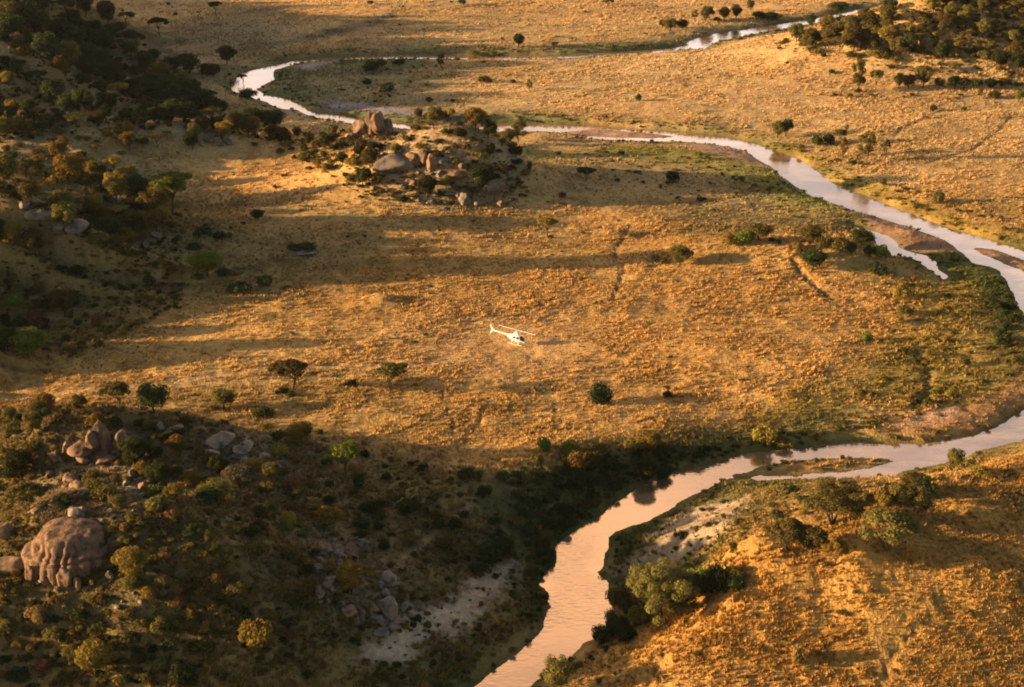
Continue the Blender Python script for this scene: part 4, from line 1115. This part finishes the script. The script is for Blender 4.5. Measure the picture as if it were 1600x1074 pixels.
BP = {}
for i, (a, b, c) in enumerate([(1, .85, .8), (1, .8, 1.15), (1.3, .9, .7), (1, .9, .6), (.8, .75, 1.35), (1.5, 1.0, .55)]):
    V, F = boulder(20 + i, a, b, c)
    BP[i] = (V, F)
ROCKS = []
MESHC = {}


RPEND = []


def rock(u, v, wpx, shape=None, mat=None, label=None, hpx=None, rot=None, lift=0.0, now=False):
    x, y, z = ground(u, v)
    s = scale_at(x, y, z)
    shape = pr.randrange(6) if shape is None else shape
    mat = mat or M_ROCK
    if not label and not now:
        RPEND.append((wpx, u, v, shape, mat, hpx, rot))
        return None
    key = (shape, mat.name)
    if key not in MESHC:
        MESHC[key] = np_mesh('boulder', BP[shape][0], BP[shape][1], mat, False)
    me = MESHC[key]
    V = BP[shape][0]
    w = wpx / s * (1.22 if not now else 1.0); k = w / (V[:, 0].max() - V[:, 0].min())
    kz = k * 0.8 if hpx is None else max(hpx / s - w * 0.3, hpx / s * 0.45) / CT / (V[:, 2].max() * 1.35)
    o = link('boulder', me)
    o.location = (x, y, z + kz * 0.35 * V[:, 2].max() + lift); o.scale = (k, k, kz)
    o.rotation_euler = (pr.uniform(-.15, .15), pr.uniform(-.15, .15), pr.uniform(0, 6.28) if rot is None else rot)
    tag(o, label, 'boulder', 'granite boulders')
    if not label:
        adj = 'small' if w < 1.6 else ('large' if w > 3.6 else '')
        THINGS.append((o, (adj + ' ' + {'warm_granite': 'tan', 'grey_granite': 'grey', 'dark_weathered_rock': 'dark'}[mat.name] + ' boulder').strip(), u, v))
    return o


for t in [
    (592, 208, 25, 1, M_ROCK, 'tallest of the balanced boulders standing against the river', 40),
    (578, 208, 12, 4, M_ROCK, 'narrow upright boulder left of the tallest balanced one', 36),
    (564, 209, 24, 0, M_ROCK, 'rounded boulder at the left of the balanced group', 28),
    (606, 208, 20, 0, M_ROCKG, 'grey boulder at the right of the balanced group', 28),
    (549, 214, 16, 0, M_ROCK, 'small round boulder below the left end of the balanced group', 11),
    (572, 216, 14, 3, M_ROCK, None, 8), (612, 266, 58, 5, M_ROCKG, 'broad sloping slab on the upper left of the rocky hill', 44),
    (645, 254, 22, 1, M_ROCK, 'pale round boulder beside the broad sloping slab', 20), (661, 255, 12, 4, M_ROCK, 'slim leaning boulder high on the rocky hill', 24), (675, 262, 18, 4, M_ROCK, None, 26), (692, 255, 26, 1, M_ROCKG, None, 16),
    (707, 276, 34, 2, M_ROCK, 'wide boulder in the middle of the rocky hill', 22), (687, 280, 20, 0, M_ROCKG, None, None), (725, 268, 20, 0, M_ROCK, None, None), (740, 285, 26, 2, M_ROCKG, None, None), (768, 300, 20, 4, M_ROCKG, 'upright grey boulder at the right of the rocky hill', 28), (776, 304, 16, 4, M_ROCKG, None, 24),
    (665, 285, 24, 3, M_ROCKG, None, None), (645, 290, 16, 0, M_ROCK, None, None), (630, 295, 18, 3, M_ROCKG, None, None), (700, 305, 24, 5, M_ROCKG, None, None), (720, 312, 18, 0, M_ROCKG, None, None),
    (598, 250, 18, 0, M_ROCKG, None, None), (620, 243, 16, 0, M_ROCK, None, None), (532, 245, 16, 0, M_ROCK, None, None), (521, 232, 14, 3, M_ROCK, None, None), (700, 240, 12, 3, M_ROCKG, None, None),
    (675, 320, 18, 3, M_ROCKG, None, None), (745, 322, 14, 0, M_ROCKG, None, None), (652, 315, 14, 3, M_ROCKG, None, None), (604, 300, 12, 0, M_ROCK, None, None), (588, 282, 14, 3, M_ROCK, None, None), (586, 296, 8, 0, M_ROCK, None, None),
    # ridge outcrop upper left
    (302, 216, 20, 1, M_ROCKG, 'grey boulder topping the small outcrop on the left ridge', 16), (318, 206, 14, 0, M_ROCKG, None, None), (333, 204, 10, 0, M_ROCK, None, None), (292, 222, 12, 0, M_ROCKG, None, None), (326, 222, 20, 3, M_ROCKG, None, None), (345, 228, 14, 0, M_ROCKG, None, None), (312, 226, 12, 2, M_ROCKG, None, None), (357, 226, 12, 4, M_ROCKG, None, 14),
    # left hill slabs
    (72, 362, 44, 5, M_ROCKG, 'long pale slab on the left hill, left one of two', 28), (122, 362, 36, 5, M_ROCKG, 'pale slab on the left hill, right one of two', 26), (45, 352, 16, 0, M_ROCK, None, None), (95, 385, 26, 3, M_ROCKG, None, None), (20, 382, 16, 0, M_ROCK, None, None), (245, 372, 20, 3, M_ROCKG, None, None), (185, 352, 22, 5, M_ROCKG, None, None), (150, 325, 18, 3, M_ROCKG, None, None),
    (470, 398, 36, 5, M_ROCKD, 'low dark rock outcrop on the shaded plain', 8), (334, 368, 12, 3, M_ROCKG, None, None),
    # lower left outcrop
    (128, 702, 52, 5, M_ROCK, 'long sloping slab at the top of the lower left outcrop', 26), (160, 696, 22, 4, M_ROCK, 'upright pointed boulder on top of the lower left outcrop', 48), (148, 706, 24, 1, M_ROCK, 'rounded boulder leaning on the pointed one', 40), (191, 700, 22, 1, M_ROCK, 'sunlit boulder right of the pointed one', 38), (162, 722, 28, 0, M_ROCK, 'round boulder below the pointed one', 20), (108, 706, 18, 4, M_ROCK, None, 22),
    (88, 722, 16, 1, M_ROCK, None, None), (175, 724, 14, 4, M_ROCK, None, None), (130, 716, 40, 2, M_ROCK, None, 18), (250, 674, 16, 1, M_ROCKG, None, None), (270, 676, 26, 0, M_ROCK, 'small boulder cap behind the lower left outcrop', 18), (262, 682, 16, 0, M_ROCK, None, None),
    (110, 752, 24, 0, M_ROCK, 'round tan boulder between the outcrop and the dome', 20), (122, 766, 28, 1, M_ROCK, 'squat boulder touching the round tan one', 24), (103, 766, 14, 1, M_ROCK, None, None), (157, 770, 16, 4, M_ROCK, None, None), (180, 768, 26, 5, M_ROCKG, None, None), (165, 755, 20, 3, M_ROCKG, None, None), (210, 772, 24, 3, M_ROCKG, None, None), (232, 760, 18, 0, M_ROCKG, None, None),
    (90, 790, 40, 5, M_ROCK, None, 14), (60, 800, 30, 5, M_ROCK, None, 14), (125, 800, 34, 5, M_ROCKG, None, 12),
    (345, 694, 50, 5, M_ROCKG, 'largest grey slab right of the lower left outcrop', 16), (382, 702, 44, 2, M_ROCKG, 'grey slab just right of the largest one', 14), (365, 712, 40, 5, M_ROCKG, None, 10), (330, 716, 36, 3, M_ROCKG, None, None), (385, 728, 26, 0, M_ROCKG, None, None), (412, 716, 24, 3, M_ROCKG, None, None), (365, 735, 24, 2, M_ROCKG, None, None), (435, 735, 18, 0, M_ROCKG, None, None), (484, 712, 14, 3, M_ROCKG, None, None), (437, 735, 16, 3, M_ROCKG, None, None), (300, 775, 14, 0, M_ROCKG, None, None),
    (12, 842, 26, 1, M_ROCK, 'lit boulder at the left edge beside the dome', 34), (16, 890, 60, 2, M_ROCK, 'rounded shoulder of rock left of the dome', 40), (103, 912, 22, 4, M_ROCK, 'upright block in front of the dome', 34), (122, 920, 12, 4, M_ROCK, None, 22), (48, 905, 16, 4, M_ROCK, None, 26), (172, 905, 12, 4, M_ROCKG, None, 18), (185, 955, 14, 0, M_ROCKG, None, None),
    # boulder pile by the wash
    (608, 912, 26, 1, M_ROCKG, 'topmost boulder of the pile by the sandy wash', 22), (603, 930, 20, 0, M_ROCKG, None, 14), (607, 940, 12, 1, M_ROCK, 'small pale boulder near the top of the pile', None), (607, 960, 26, 4, M_ROCKG, 'biggest grey block of the boulder pile', 34), (585, 956, 18, 1, M_ROCK, 'round pink boulder in the boulder pile', 16), (585, 965, 28, 2, M_ROCKG, None, 14), (565, 962, 16, 0, M_ROCK, None, None),
    (544, 962, 24, 1, M_ROCK, 'tan boulder at the left of the boulder pile', 18), (593, 992, 26, 3, M_ROCKG, 'pale flat boulder lowest in the pile', 18), (616, 982, 30, 5, M_ROCKG, None, 16), (598, 974, 22, 3, M_ROCK, None, 10), (631, 950, 20, 2, M_ROCKG, 'boulder at the right end of the pile', 14), (642, 966, 13, 0, M_ROCK, 'lone pale boulder on the edge of the sandy wash', None), (629, 958, 10, 0, M_ROCKG, None, None), (628, 968, 9, 0, M_ROCKG, None, None), (521, 956, 9, 0, M_ROCKG, None, None), (513, 944, 8, 0, M_ROCK, None, None), (558, 942, 8, 1, M_ROCKG, None, None), (620, 915, 10, 0, M_ROCKG, None, None), (613, 990, 10, 0, M_ROCKG, None, None),
    (500, 935, 16, 1, M_ROCKG, None, 22), (512, 920, 18, 1, M_ROCKG, None, 22), (508, 888, 14, 1, M_ROCK, None, 20), (495, 876, 22, 2, M_ROCKG, None, None), (510, 864, 16, 0, M_ROCKG, None, None), (528, 868, 20, 3, M_ROCKG, None, None), (486, 868, 12, 0, M_ROCKG, None, None), (566, 854, 14, 1, M_ROCKG, 'pale boulder above the orange lit round tree', 16), (520, 848, 12, 0, M_ROCKG, None, None), (480, 832, 28, 5, M_ROCKG, None, 18), (498, 820, 14, 3, M_ROCKG, None, None), (498, 930, 14, 0, M_ROCKG, None, None), (530, 882, 14, 0, M_ROCKG, None, None),
    # hill at upper right
    (1410, 66, 16, 4, M_ROCK, 'tallest pink rock on the wooded hill at upper right', 20), (1420, 62, 14, 4, M_ROCK, 'leaning pink rock beside the tallest on the wooded hill', 14), (1405, 74, 12, 3, M_ROCK, None, None), (1440, 70, 12, 4, M_ROCK, None, None), (1370, 55, 10, 4, M_ROCK, None, 12), (1362, 58, 10, 0, M_ROCK, None, None), (1335, 62, 12, 0, M_ROCK, None, None), (1380, 70, 14, 3, M_ROCK, None, None), (1345, 72, 10, 0, M_ROCK, None, None), (1350, 46, 8, 0, M_ROCKD, None, None),
    (1200, 870, 5, 0, M_ROCKG, None, None), (792, 906, 9, 0, M_ROCKG, None, None), (1577, 474, 6, 0, M_ROCKG, 'pale stone at the water edge near the right side', None),
]:
    rock(t[0], t[1], t[2], t[3], t[4], t[5], t[6])

def rubble(poly, n, wm, seed, mats, gap=0.8):
    rr = random.Random(seed)
    us = [p[0] for p in poly]; vs = [p[1] for p in poly]; done = 0
    put = []
    while done < n:
        u = rr.uniform(min(us), max(us)); v = rr.uniform(min(vs), max(vs))
        if not inpoly(u, v, poly): continue
        x, y, z = ground(u, v); w = wm[0] + (wm[1] - wm[0]) * rr.random() ** 2
        if any((x - a) ** 2 + (y - b) ** 2 < ((c + w) * gap / 2) ** 2 for a, b, c in put): w = wm[0]
        put.append((x, y, w))
        rock(u, v, w * scale_at(x, y, z), rr.choice((0, 1, 2, 3, 4, 5, 2, 3)), rr.choice(mats)); done += 1


RK2 = (M_ROCK, M_ROCKG)
rubble([(590, 235), (700, 235), (790, 280), (800, 325), (700, 335), (600, 300)], 62, (0.9, 4.2), 31, RK2)
rubble([(520, 215), (610, 205), (620, 240), (530, 250)], 14, (0.8, 2.4), 32, RK2)
rubble([(70, 700), (180, 690), (250, 740), (240, 800), (90, 830), (60, 760)], 40, (0.6, 2.6), 33, RK2)
rubble([(470, 830), (560, 840), (560, 900), (640, 930), (650, 985), (560, 975), (490, 950)], 60, (0.4, 1.7), 34, (M_ROCKG, M_ROCKG, M_ROCK))
rubble([(290, 680), (420, 680), (460, 740), (340, 750)], 24, (0.7, 2.6), 35, (M_ROCKG,))
rubble([(10, 330), (200, 320), (280, 370), (120, 400), (10, 395)], 34, (1.0, 4.0), 36, (M_ROCKG, M_ROCKG, M_ROCK))
rubble([(1330, 50), (1440, 50), (1460, 85), (1350, 90)], 26, (1.0, 3.6), 37, (M_ROCK,))
rubble([(280, 205), (350, 200), (370, 230), (290, 232)], 18, (0.9, 3.0), 38, RK2)
rubble([(40, 860), (240, 850), (250, 960), (60, 960)], 16, (0.5, 1.6), 39, (M_ROCKG, M_ROCK))

RPEND.sort(key=lambda q: -q[0])
for q in RPEND[:215]:
    rock(q[1], q[2], q[0], q[3], q[4], None, q[5], q[6], now=True)
SV, SF, sn = [], [], 0
V2, F2 = ico(2)
for q in RPEND[215:]:
    x, y, z = ground(q[1], q[2]); w = q[0] / scale_at(x, y, z) / 2
    W_ = V2 * (1 + 0.25 * ug.normal(size=(len(V2), 1)) * 0.6) * np.array([w, w * ug.uniform(.7, 1), w * ug.uniform(.5, .8)])
    a = ug.random() * 6.28
    W_ = W_ @ np.array([[math.cos(a), math.sin(a), 0], [-math.sin(a), math.cos(a), 0], [0, 0, 1]]) + np.array([x, y, z + w * .2])
    SV.append(W_); SF.append(F2 + sn); sn += len(V2)
tag(link('stones', np_mesh('stones', np.concatenate(SV), np.concatenate(SF), M_ROCKG)), 'small loose grey stones strewn over the rocky outcrops', 'stones', kind='stuff')

# the big fissured dome
def dome():
    V, F = ICO6; V = V.copy()
    xx = V[:, 0] + 0.16 * n3(V, 0.7, 300)
    g = np.zeros(len(V))
    for c, w, dp in ((-.80, .05, .10), (-.52, .045, .17), (-.30, .025, .10), (-.05, .05, .20), (.16, .03, .12), (.36, .05, .18), (.62, .04, .12)):
        g += dp * np.exp(-((xx - c) / w) ** 2) * (0.45 + 0.9 * np.abs(n3(V, 0.5, 350)))
    g *= sstep(0.25, -0.2, V[:, 1])
    g += 0.10 * np.exp(-((V[:, 2] - 0.42 - 0.2 * n3(V, 0.6, 360)) / 0.04) ** 2) * sstep(0.3, -0.2, V[:, 1])
    side = sstep(0.95, 0.6, V[:, 2])
    r_ = 1 - g * side + 0.17 * n3(V, 0.7, 310) + 0.05 * n3(V, 0.25, 320) + 0.012 * n3(V, 0.08, 330)
    # ledge rolling over the top
    r_ += 0.05 * np.sin(V[:, 2] * 9 + 2 * n3(V, 0.7, 340)) * sstep(0.2, 0.6, V[:, 2])
    V = V * r_[:, None]
    V[:, 2] = np.sign(V[:, 2]) * np.abs(V[:, 2]) ** 0.8
    return V, F


x, y, z = ground(100, 905)
s = scale_at(x, y, z)
V, F = dome()
k = 150 / s / 2
o = link('granite_dome', np_mesh('granite_dome', V * np.array([k, k * 0.85, k * 0.80]), F, M_DOME, True))
o.location = (x, y + k * 0.72, z + 0.4)
tag(o, 'huge fissured granite dome, sunlit on its left, near the lower left edge', 'rock dome')

# fallen trunk on the slope
x, y, z = ground(1165, 596)
V, F = [], []
tube_into(V, F, [(-1.6, 0, .25), (-.6, .1, .35), (.8, -.1, .3), (2.6, .2, .2)], [.28, .24, .2, .08])
for e in ((-1.2, .5, 1.2), (-.9, -.4, .9), (.5, .7, .8), (1.4, -.5, .9), (-2.2, .3, .8)):
    tube_into(V, F, [(e[0] * .7, 0, .3), (e[0] * .9, e[1] * .6, e[2] * .6 + .1), (e[0] * 1.15, e[1], e[2])], [.12, .08, .03], 5)
o = link('fallen_tree', np_mesh('fallen_tree', V, F, M_BARK, True), loc=(x, y, z))
tag(o, 'dark fallen tree with broken branches on the right of the plain', 'dead tree')

# ------------------------------------------------------------------ helicopter
M_WHITE = plain('white_paint', (0.93, 0.92, 0.90), 0.35, 0.5)
M_GLASS = plain('tinted_glass', (0.02, 0.025, 0.035), 0.08, 0.8)
M_RED = plain('red_trim', (0.22, 0.05, 0.03), 0.4)
M_METAL = plain('grey_metal', (0.35, 0.34, 0.33), 0.4, 0.5, 0.6)


def loft(secs, sides=24, cap=True, lo=None):
    """secs: (x, z centre, half width, half height, squareness)"""
    V, F = [], []
    for (sx, zc, hw, hh, q) in secs:
        for k in range(sides):
            t = 2 * math.pi * k / sides; c, s_ = math.cos(t), math.sin(t)
            e = 2 / q
            V.append((sx, hw * math.copysign(abs(c) ** e, c), zc + hh * math.copysign(abs(s_) ** e, s_)))
    for i in range(len(secs) - 1):
        for k in range(sides):
            F.append((i * sides + k, i * sides + (k + 1) % sides, (i + 1) * sides + (k + 1) % sides, (i + 1) * sides + k))
    return V, F


def pymesh(name, V, F, mat, smooth=True):
    me = bpy.data.meshes.new(name); me.from_pydata([tuple(v) for v in V], [], [tuple(f) for f in F]); me.materials.append(mat)
    if smooth: me.polygons.foreach_set('use_smooth', [True] * len(me.polygons))
    me.update(); return me


def slab(pts, thick, axis=1):
    """extrude an outline (list of (a,b)) of the x-z plane (axis 1) or x-y plane (axis 2)"""
    n = len(pts); V = []
    for s_ in (-.5, .5):
        for a, b in pts:
            V.append((a, s_ * thick, b) if axis == 1 else (a, b, s_ * thick))
    F = [tuple(range(n))[::-1], tuple(range(n, 2 * n))] + [(i, (i + 1) % n, n + (i + 1) % n, n + i) for i in range(n)]
    return V, F


def helicopter():
    x, y, z = heli_spot
    h = link('helicopter', None)
    body = [(2.05, 1.02, .02, .02, 2), (2.0, 1.04, .22, .2, 2.1), (1.85, 1.08, .40, .36, 2.2), (1.55, 1.18, .56, .54, 2.4), (1.1, 1.28, .64, .68, 2.6), (.5, 1.34, .66, .76, 2.8), (-.1, 1.35, .66, .78, 2.8),
            (-.7, 1.33, .62, .74, 2.6), (-1.25, 1.36, .5, .62, 2.4), (-1.75, 1.45, .34, .44, 2.2), (-2.15, 1.55, .2, .26, 2), (-2.3, 1.58, .12, .15, 2)]
    V, F = loft(body)
    # windscreen: the front upper faces are glass
    link('fuselage', pymesh('fuselage', V, F, M_WHITE), h)
    gl = []
    for (sx, zc, hw, hh, q) in [(1.97, 1.12, .2, .18, 2.1), (1.85, 1.17, .385, .32, 2.2), (1.55, 1.27, .545, .49, 2.4), (1.22, 1.34, .61, .60, 2.6), (.95, 1.38, .635, .645, 2.6)]:
        gl.append((sx, zc, hw + .035, hh + .035, q))
    V, F = loft(gl, 24)
    keep = [f for f in F if all(V[i][2] > 0.98 for i in f)]
    link('windscreen', pymesh('windscreen', V, keep, M_GLASS), h)
    for side in (-1, 1):
        for (x0, x1, z0, z1) in ((.12, .78, 1.3, 1.85), (-.72, -.1, 1.32, 1.82)):
            V, F = slab([(x0, z0), (x1, z0), (x1 - .08 if x0 > 0 else x1, z1), (x0, z1)], .03)
            me = pymesh('side_window', [(a, b, c) for a, b, c in V], F, M_GLASS if side > 0 else M_GLASS, False)
            link('side_window', me, h, (0, side * .665, 0))
        V, F = slab([(-.05, .62), (.86, .62), (.9, 1.2), (-.05, 1.2)], .03)
        link('door', pymesh('door', V, F, M_WHITE, False), h, (0, side * .66, 0))
    V, F = [], []
    V, F = loft([(-2.1, 1.58, .17, .19, 2), (-4.0, 1.72, .13, .14, 2), (-6.1, 1.88, .09, .10, 2), (-6.15, 1.885, .01, .01, 2)], 14)
    link('tail_boom', pymesh('tail_boom', V, F, M_WHITE), h)
    V, F = slab([(-5.75, 1.85), (-6.1, 1.9), (-6.65, 3.0), (-6.3, 3.0)], .1)
    link('tail_fin', pymesh('upper_fin', V, F, M_WHITE, False), h)
    V, F = slab([(-5.85, 1.85), (-6.1, 1.85), (-6.45, 1.05), (-6.2, 1.05)], .09)
    link('tail_fin', pymesh('lower_fin', V, F, M_WHITE, False), h)
    V, F = slab([(-5.75, .05), (-5.8, 1.0), (-6.15, 1.0), (-6.2, .05)], .05, 2)
    link('stabiliser', pymesh('stabiliser', V, F, M_WHITE, False), h, (0, 0, 1.9))
    V, F = loft([(.45, 2.05, .02, .02, 2), (.35, 2.2, .18, .2, 2), (0, 2.45, .2, .42, 2.4), (-.4, 2.4, .18, .42, 2.4), (-.75, 2.1, .12, .2, 2), (-.85, 2.0, .02, .02, 2)], 14)
    mast = link('mast_fairing', pymesh('mast_fairing', V, F, M_WHITE), h)
    V, F = [], []
    tube_into(V, F, [(-.15, 0, 2.6), (-.15, 0, 3.25)], [.09, .07], 10)
    link('mast', pymesh('mast', V, F, M_WHITE), h)
    rot = link('main_rotor', None, h, (-.15, 0, 3.25)); rot.rotation_euler = (0, 0, R(-4))
    V, F = [], []
    tube_into(V, F, [(-.35, 0, 0), (0, 0, .05), (.35, 0, 0)], [.09, .12, .09], 8)
    link('rotor_hub', pymesh('rotor_hub', V, F, M_METAL), rot)
    for sg in (-1, 1):
        V, F = slab([(.35 * sg, -.13), (4.6 * sg, -.14), (4.6 * sg, .14), (.35 * sg, .13)], .05, 2)
        link('rotor_blade', pymesh('rotor_blade', V, F, M_WHITE, False), rot)
    tr = link('tail_rotor', None, h, (-6.0, .2, 1.95))
    for sg in (-1, 1):
        V, F = slab([(-.06, 0), (.06, 0), (.06 + .05 * sg, .7 * sg), (-.06 + .05 * sg, .7 * sg)], .03)
        link('tail_blade', pymesh('tail_blade', V, F, M_WHITE, False), tr)
    for side in (-1, 1):
        V, F = [], []
        tube_into(V, F, [(1.75, side * 1.08, .28), (1.5, side * 1.08, .1), (-1.4, side * 1.08, .1), (-1.6, side * 1.08, .13)], [.04, .055, .055, .045], 8)
        sk = link('skid', pymesh('skid', V, F, M_WHITE), h)
        for xx in (.85, -.75):
            V, F = [], []
            tube_into(V, F, [(xx, side * .45, .78), (xx, side * .85, .5), (xx, side * 1.08, .12)], [.075, .07, .065], 8)
            link('skid_leg', pymesh('skid_leg', V, F, M_WHITE), h)
    h.location = (x, y, z + 0.3)
    h.rotation_euler = (R(-3), R(6), R(-20)); h.scale = (1.1, 1.1, 1.1)
    tag(h, 'white two-bladed helicopter hovering just above the golden grass', 'helicopter')


helicopter()

# ------------------------------------------------------------------ labels for everything not named above
MARKS = [
    ('the flat-topped acacia highest at top left', 337, 20), ('the broad dark acacia on the shaded plain', 249, 45), ('the dark clump left of the river loop', 295, 105), ('the round dark tree above the river loop', 355, 88),
    ('the wood on the top left corner', 40, 30), ('the hilltop wood edge at top left', 165, 30), ('the lit yellow trees on the dark hillside', 60, 95), ('the bright left ridge', 150, 225), ('the small rock outcrop on the left ridge', 315, 210),
    ('the left tip of the river loop', 370, 145), ('the lowest dark hillside above the bright ridge', 110, 170), ('the largest dark bush on the loop meadow', 581, 104), ('the thin far channel', 700, 88), ('the round dark tree above the thin channel', 810, 64),
    ('the lone bush with a long shadow', 997, 152), ('the far tree row along the dark channel', 1100, 35), ('the bright river bend at the top right', 1405, 12), ('the pink rocks on the wooded hill', 1412, 58), ('the top right corner', 1580, 20),
    ('the tallest two-tiered tree', 1339, 120), ('the tree line on the right far plain', 1470, 130), ('the big dark tree below the wooded hill', 1561, 95), ('the tree pair on the bank', 1222, 200), ('the tall dense tree on the right bank', 1352, 232),
    ('the olive bush with a curved shadow', 1464, 308), ('the long sandbar on the right', 1400, 355), ('the narrow side channel', 1440, 405), ('the balanced boulders', 582, 198), ('the broad sloping slab', 612, 255), ('the wide boulder on the rocky hill', 707, 268),
    ('the upright grey boulder on the rocky hill', 768, 290), ('the waterline tree pair', 785, 208), ('the wide dark acacia in the shade', 916, 275), ('the dark round bush in the central shade', 1050, 276), ('the yellow acacia in mid plain', 855, 355),
    ('the two pale slabs on the left hill', 97, 352), ('the large spreading acacia', 270, 300), ('the low dark pair of shrubs', 333, 366), ('the bright green dome tree', 324, 412), ('the small mound of gold grass', 590, 465), ('the forked dark trail', 965, 410),
    ('the tree at the low ridge end', 1062, 398), ('the thicket on the low ridge', 1180, 365), ('the large dark tree on the ridge', 1270, 405), ('the yellow green bush below the side channel', 1408, 455), ('the big bright tree at the left edge', 45, 540),
    ('the helicopter', 800, 530), ('the two acacias by the track', 530, 590), ('the thin-stemmed acacia at left', 184, 620), ('the round olive tree above the slab', 350, 625), ('the dense dark green bush', 935, 612), ('the fallen tree', 1165, 594),
    ('the pointed boulder on the lower outcrop', 160, 690), ('the largest grey slab', 350, 685), ('the shaded green acacia', 541, 715), ('the pale grey green tree', 375, 750), ('the round tan boulder', 110, 745), ('the granite dome', 100, 860),
    ('the sunlit yellow tree beside the dome', 208, 880), ('the boulder pile by the wash', 600, 950), ('the orange lit round tree', 550, 900), ('the yellow lit round bush', 402, 990), ('the dark dome bush at the bottom', 286, 1050), ('the pale sandy wash', 700, 950),
    ('the dark clump above the wash', 770, 850), ('the green bush line above the dark bank', 880, 705), ('the yellow olive tree on the bank crest', 1012, 690), ('the tree reflection in the lower river', 1010, 770), ('the sand spit in the lower river', 1300, 727),
    ('the brown flat inside the right bend', 1480, 655), ('the river at the right edge', 1590, 480), ('the big many-trunked riverside tree', 1034, 930), ('the wide green tree below the spit', 1300, 785), ('the airy thorn tree at lower right', 1382, 830),
    ('the small tree against the water', 1490, 718), ('the brown cone bush', 1248, 1025), ('the bushy tree at the bottom edge', 870, 1050), ('the grey sand patch below the river', 1100, 825), ('the yellow bush tree in the lower shade', 514, 800), ('the track end near the left edge', 40, 625),
]
ORD = ['nearest', 'second', 'third', 'fourth', 'fifth', 'sixth', 'seventh', 'eighth', 'ninth', 'tenth', 'eleventh', 'twelfth']
cells = {}
for o, words, u, v in THINGS:
    best = min(MARKS, key=lambda m: (m[1] - u) ** 2 + ((m[2] - v) * 1.3) ** 2)
    du, dv = u - best[1], (v - best[2]) * 1.3
    rel = ('right of' if du > 0 else 'left of') if abs(du) > abs(dv) else ('below' if dv > 0 else 'above')
    cells.setdefault((best[0], rel, words), []).append((math.hypot(du, dv), o))
for (mk, rel, words), lst in cells.items():
    lst.sort(key=lambda t: t[0])
    for i, (_, o) in enumerate(lst):
        if len(lst) == 1: o['label'] = words + ' just ' + rel + ' ' + mk
        else: o['label'] = words + ', ' + ORD[min(i, 11)] + ' one ' + rel + ' ' + mk
print('things', len(THINGS) + len(NAMED), 'max words', max(len(o['label'].split()) for o, *_ in THINGS))

# ------------------------------------------------------------------ thin dusty evening air
hm, hn, hl = new_mat('haze')
ho = hn.new('ShaderNodeOutputMaterial'); hv = hn.new('ShaderNodeVolumePrincipled')
hv.inputs['Color'].default_value = (0.72, 0.78, 0.85, 1); hv.inputs['Density'].default_value = 0.000013; hv.inputs['Anisotropy'].default_value = 0.2
hl.new(hv.outputs[0], ho.inputs['Volume'])
X0, X1, Y0, Y1, Z0, Z1 = -1500, 1500, -300, 1600, -3.0, 160.0
hb = np_mesh('haze', [(X0, Y0, Z0), (X1, Y0, Z0), (X1, Y1, Z0), (X0, Y1, Z0), (X0, Y0, Z1), (X1, Y0, Z1), (X1, Y1, Z1), (X0, Y1, Z1)],
             [(0, 3, 2, 1), (4, 5, 6, 7), (0, 1, 5, 4), (1, 2, 6, 5), (2, 3, 7, 6), (3, 0, 4, 7)], hm)
tag(link('haze', hb), 'thin warm dust haze over the far plain', 'haze', kind='stuff')
SC.cycles.volume_bounces = 0
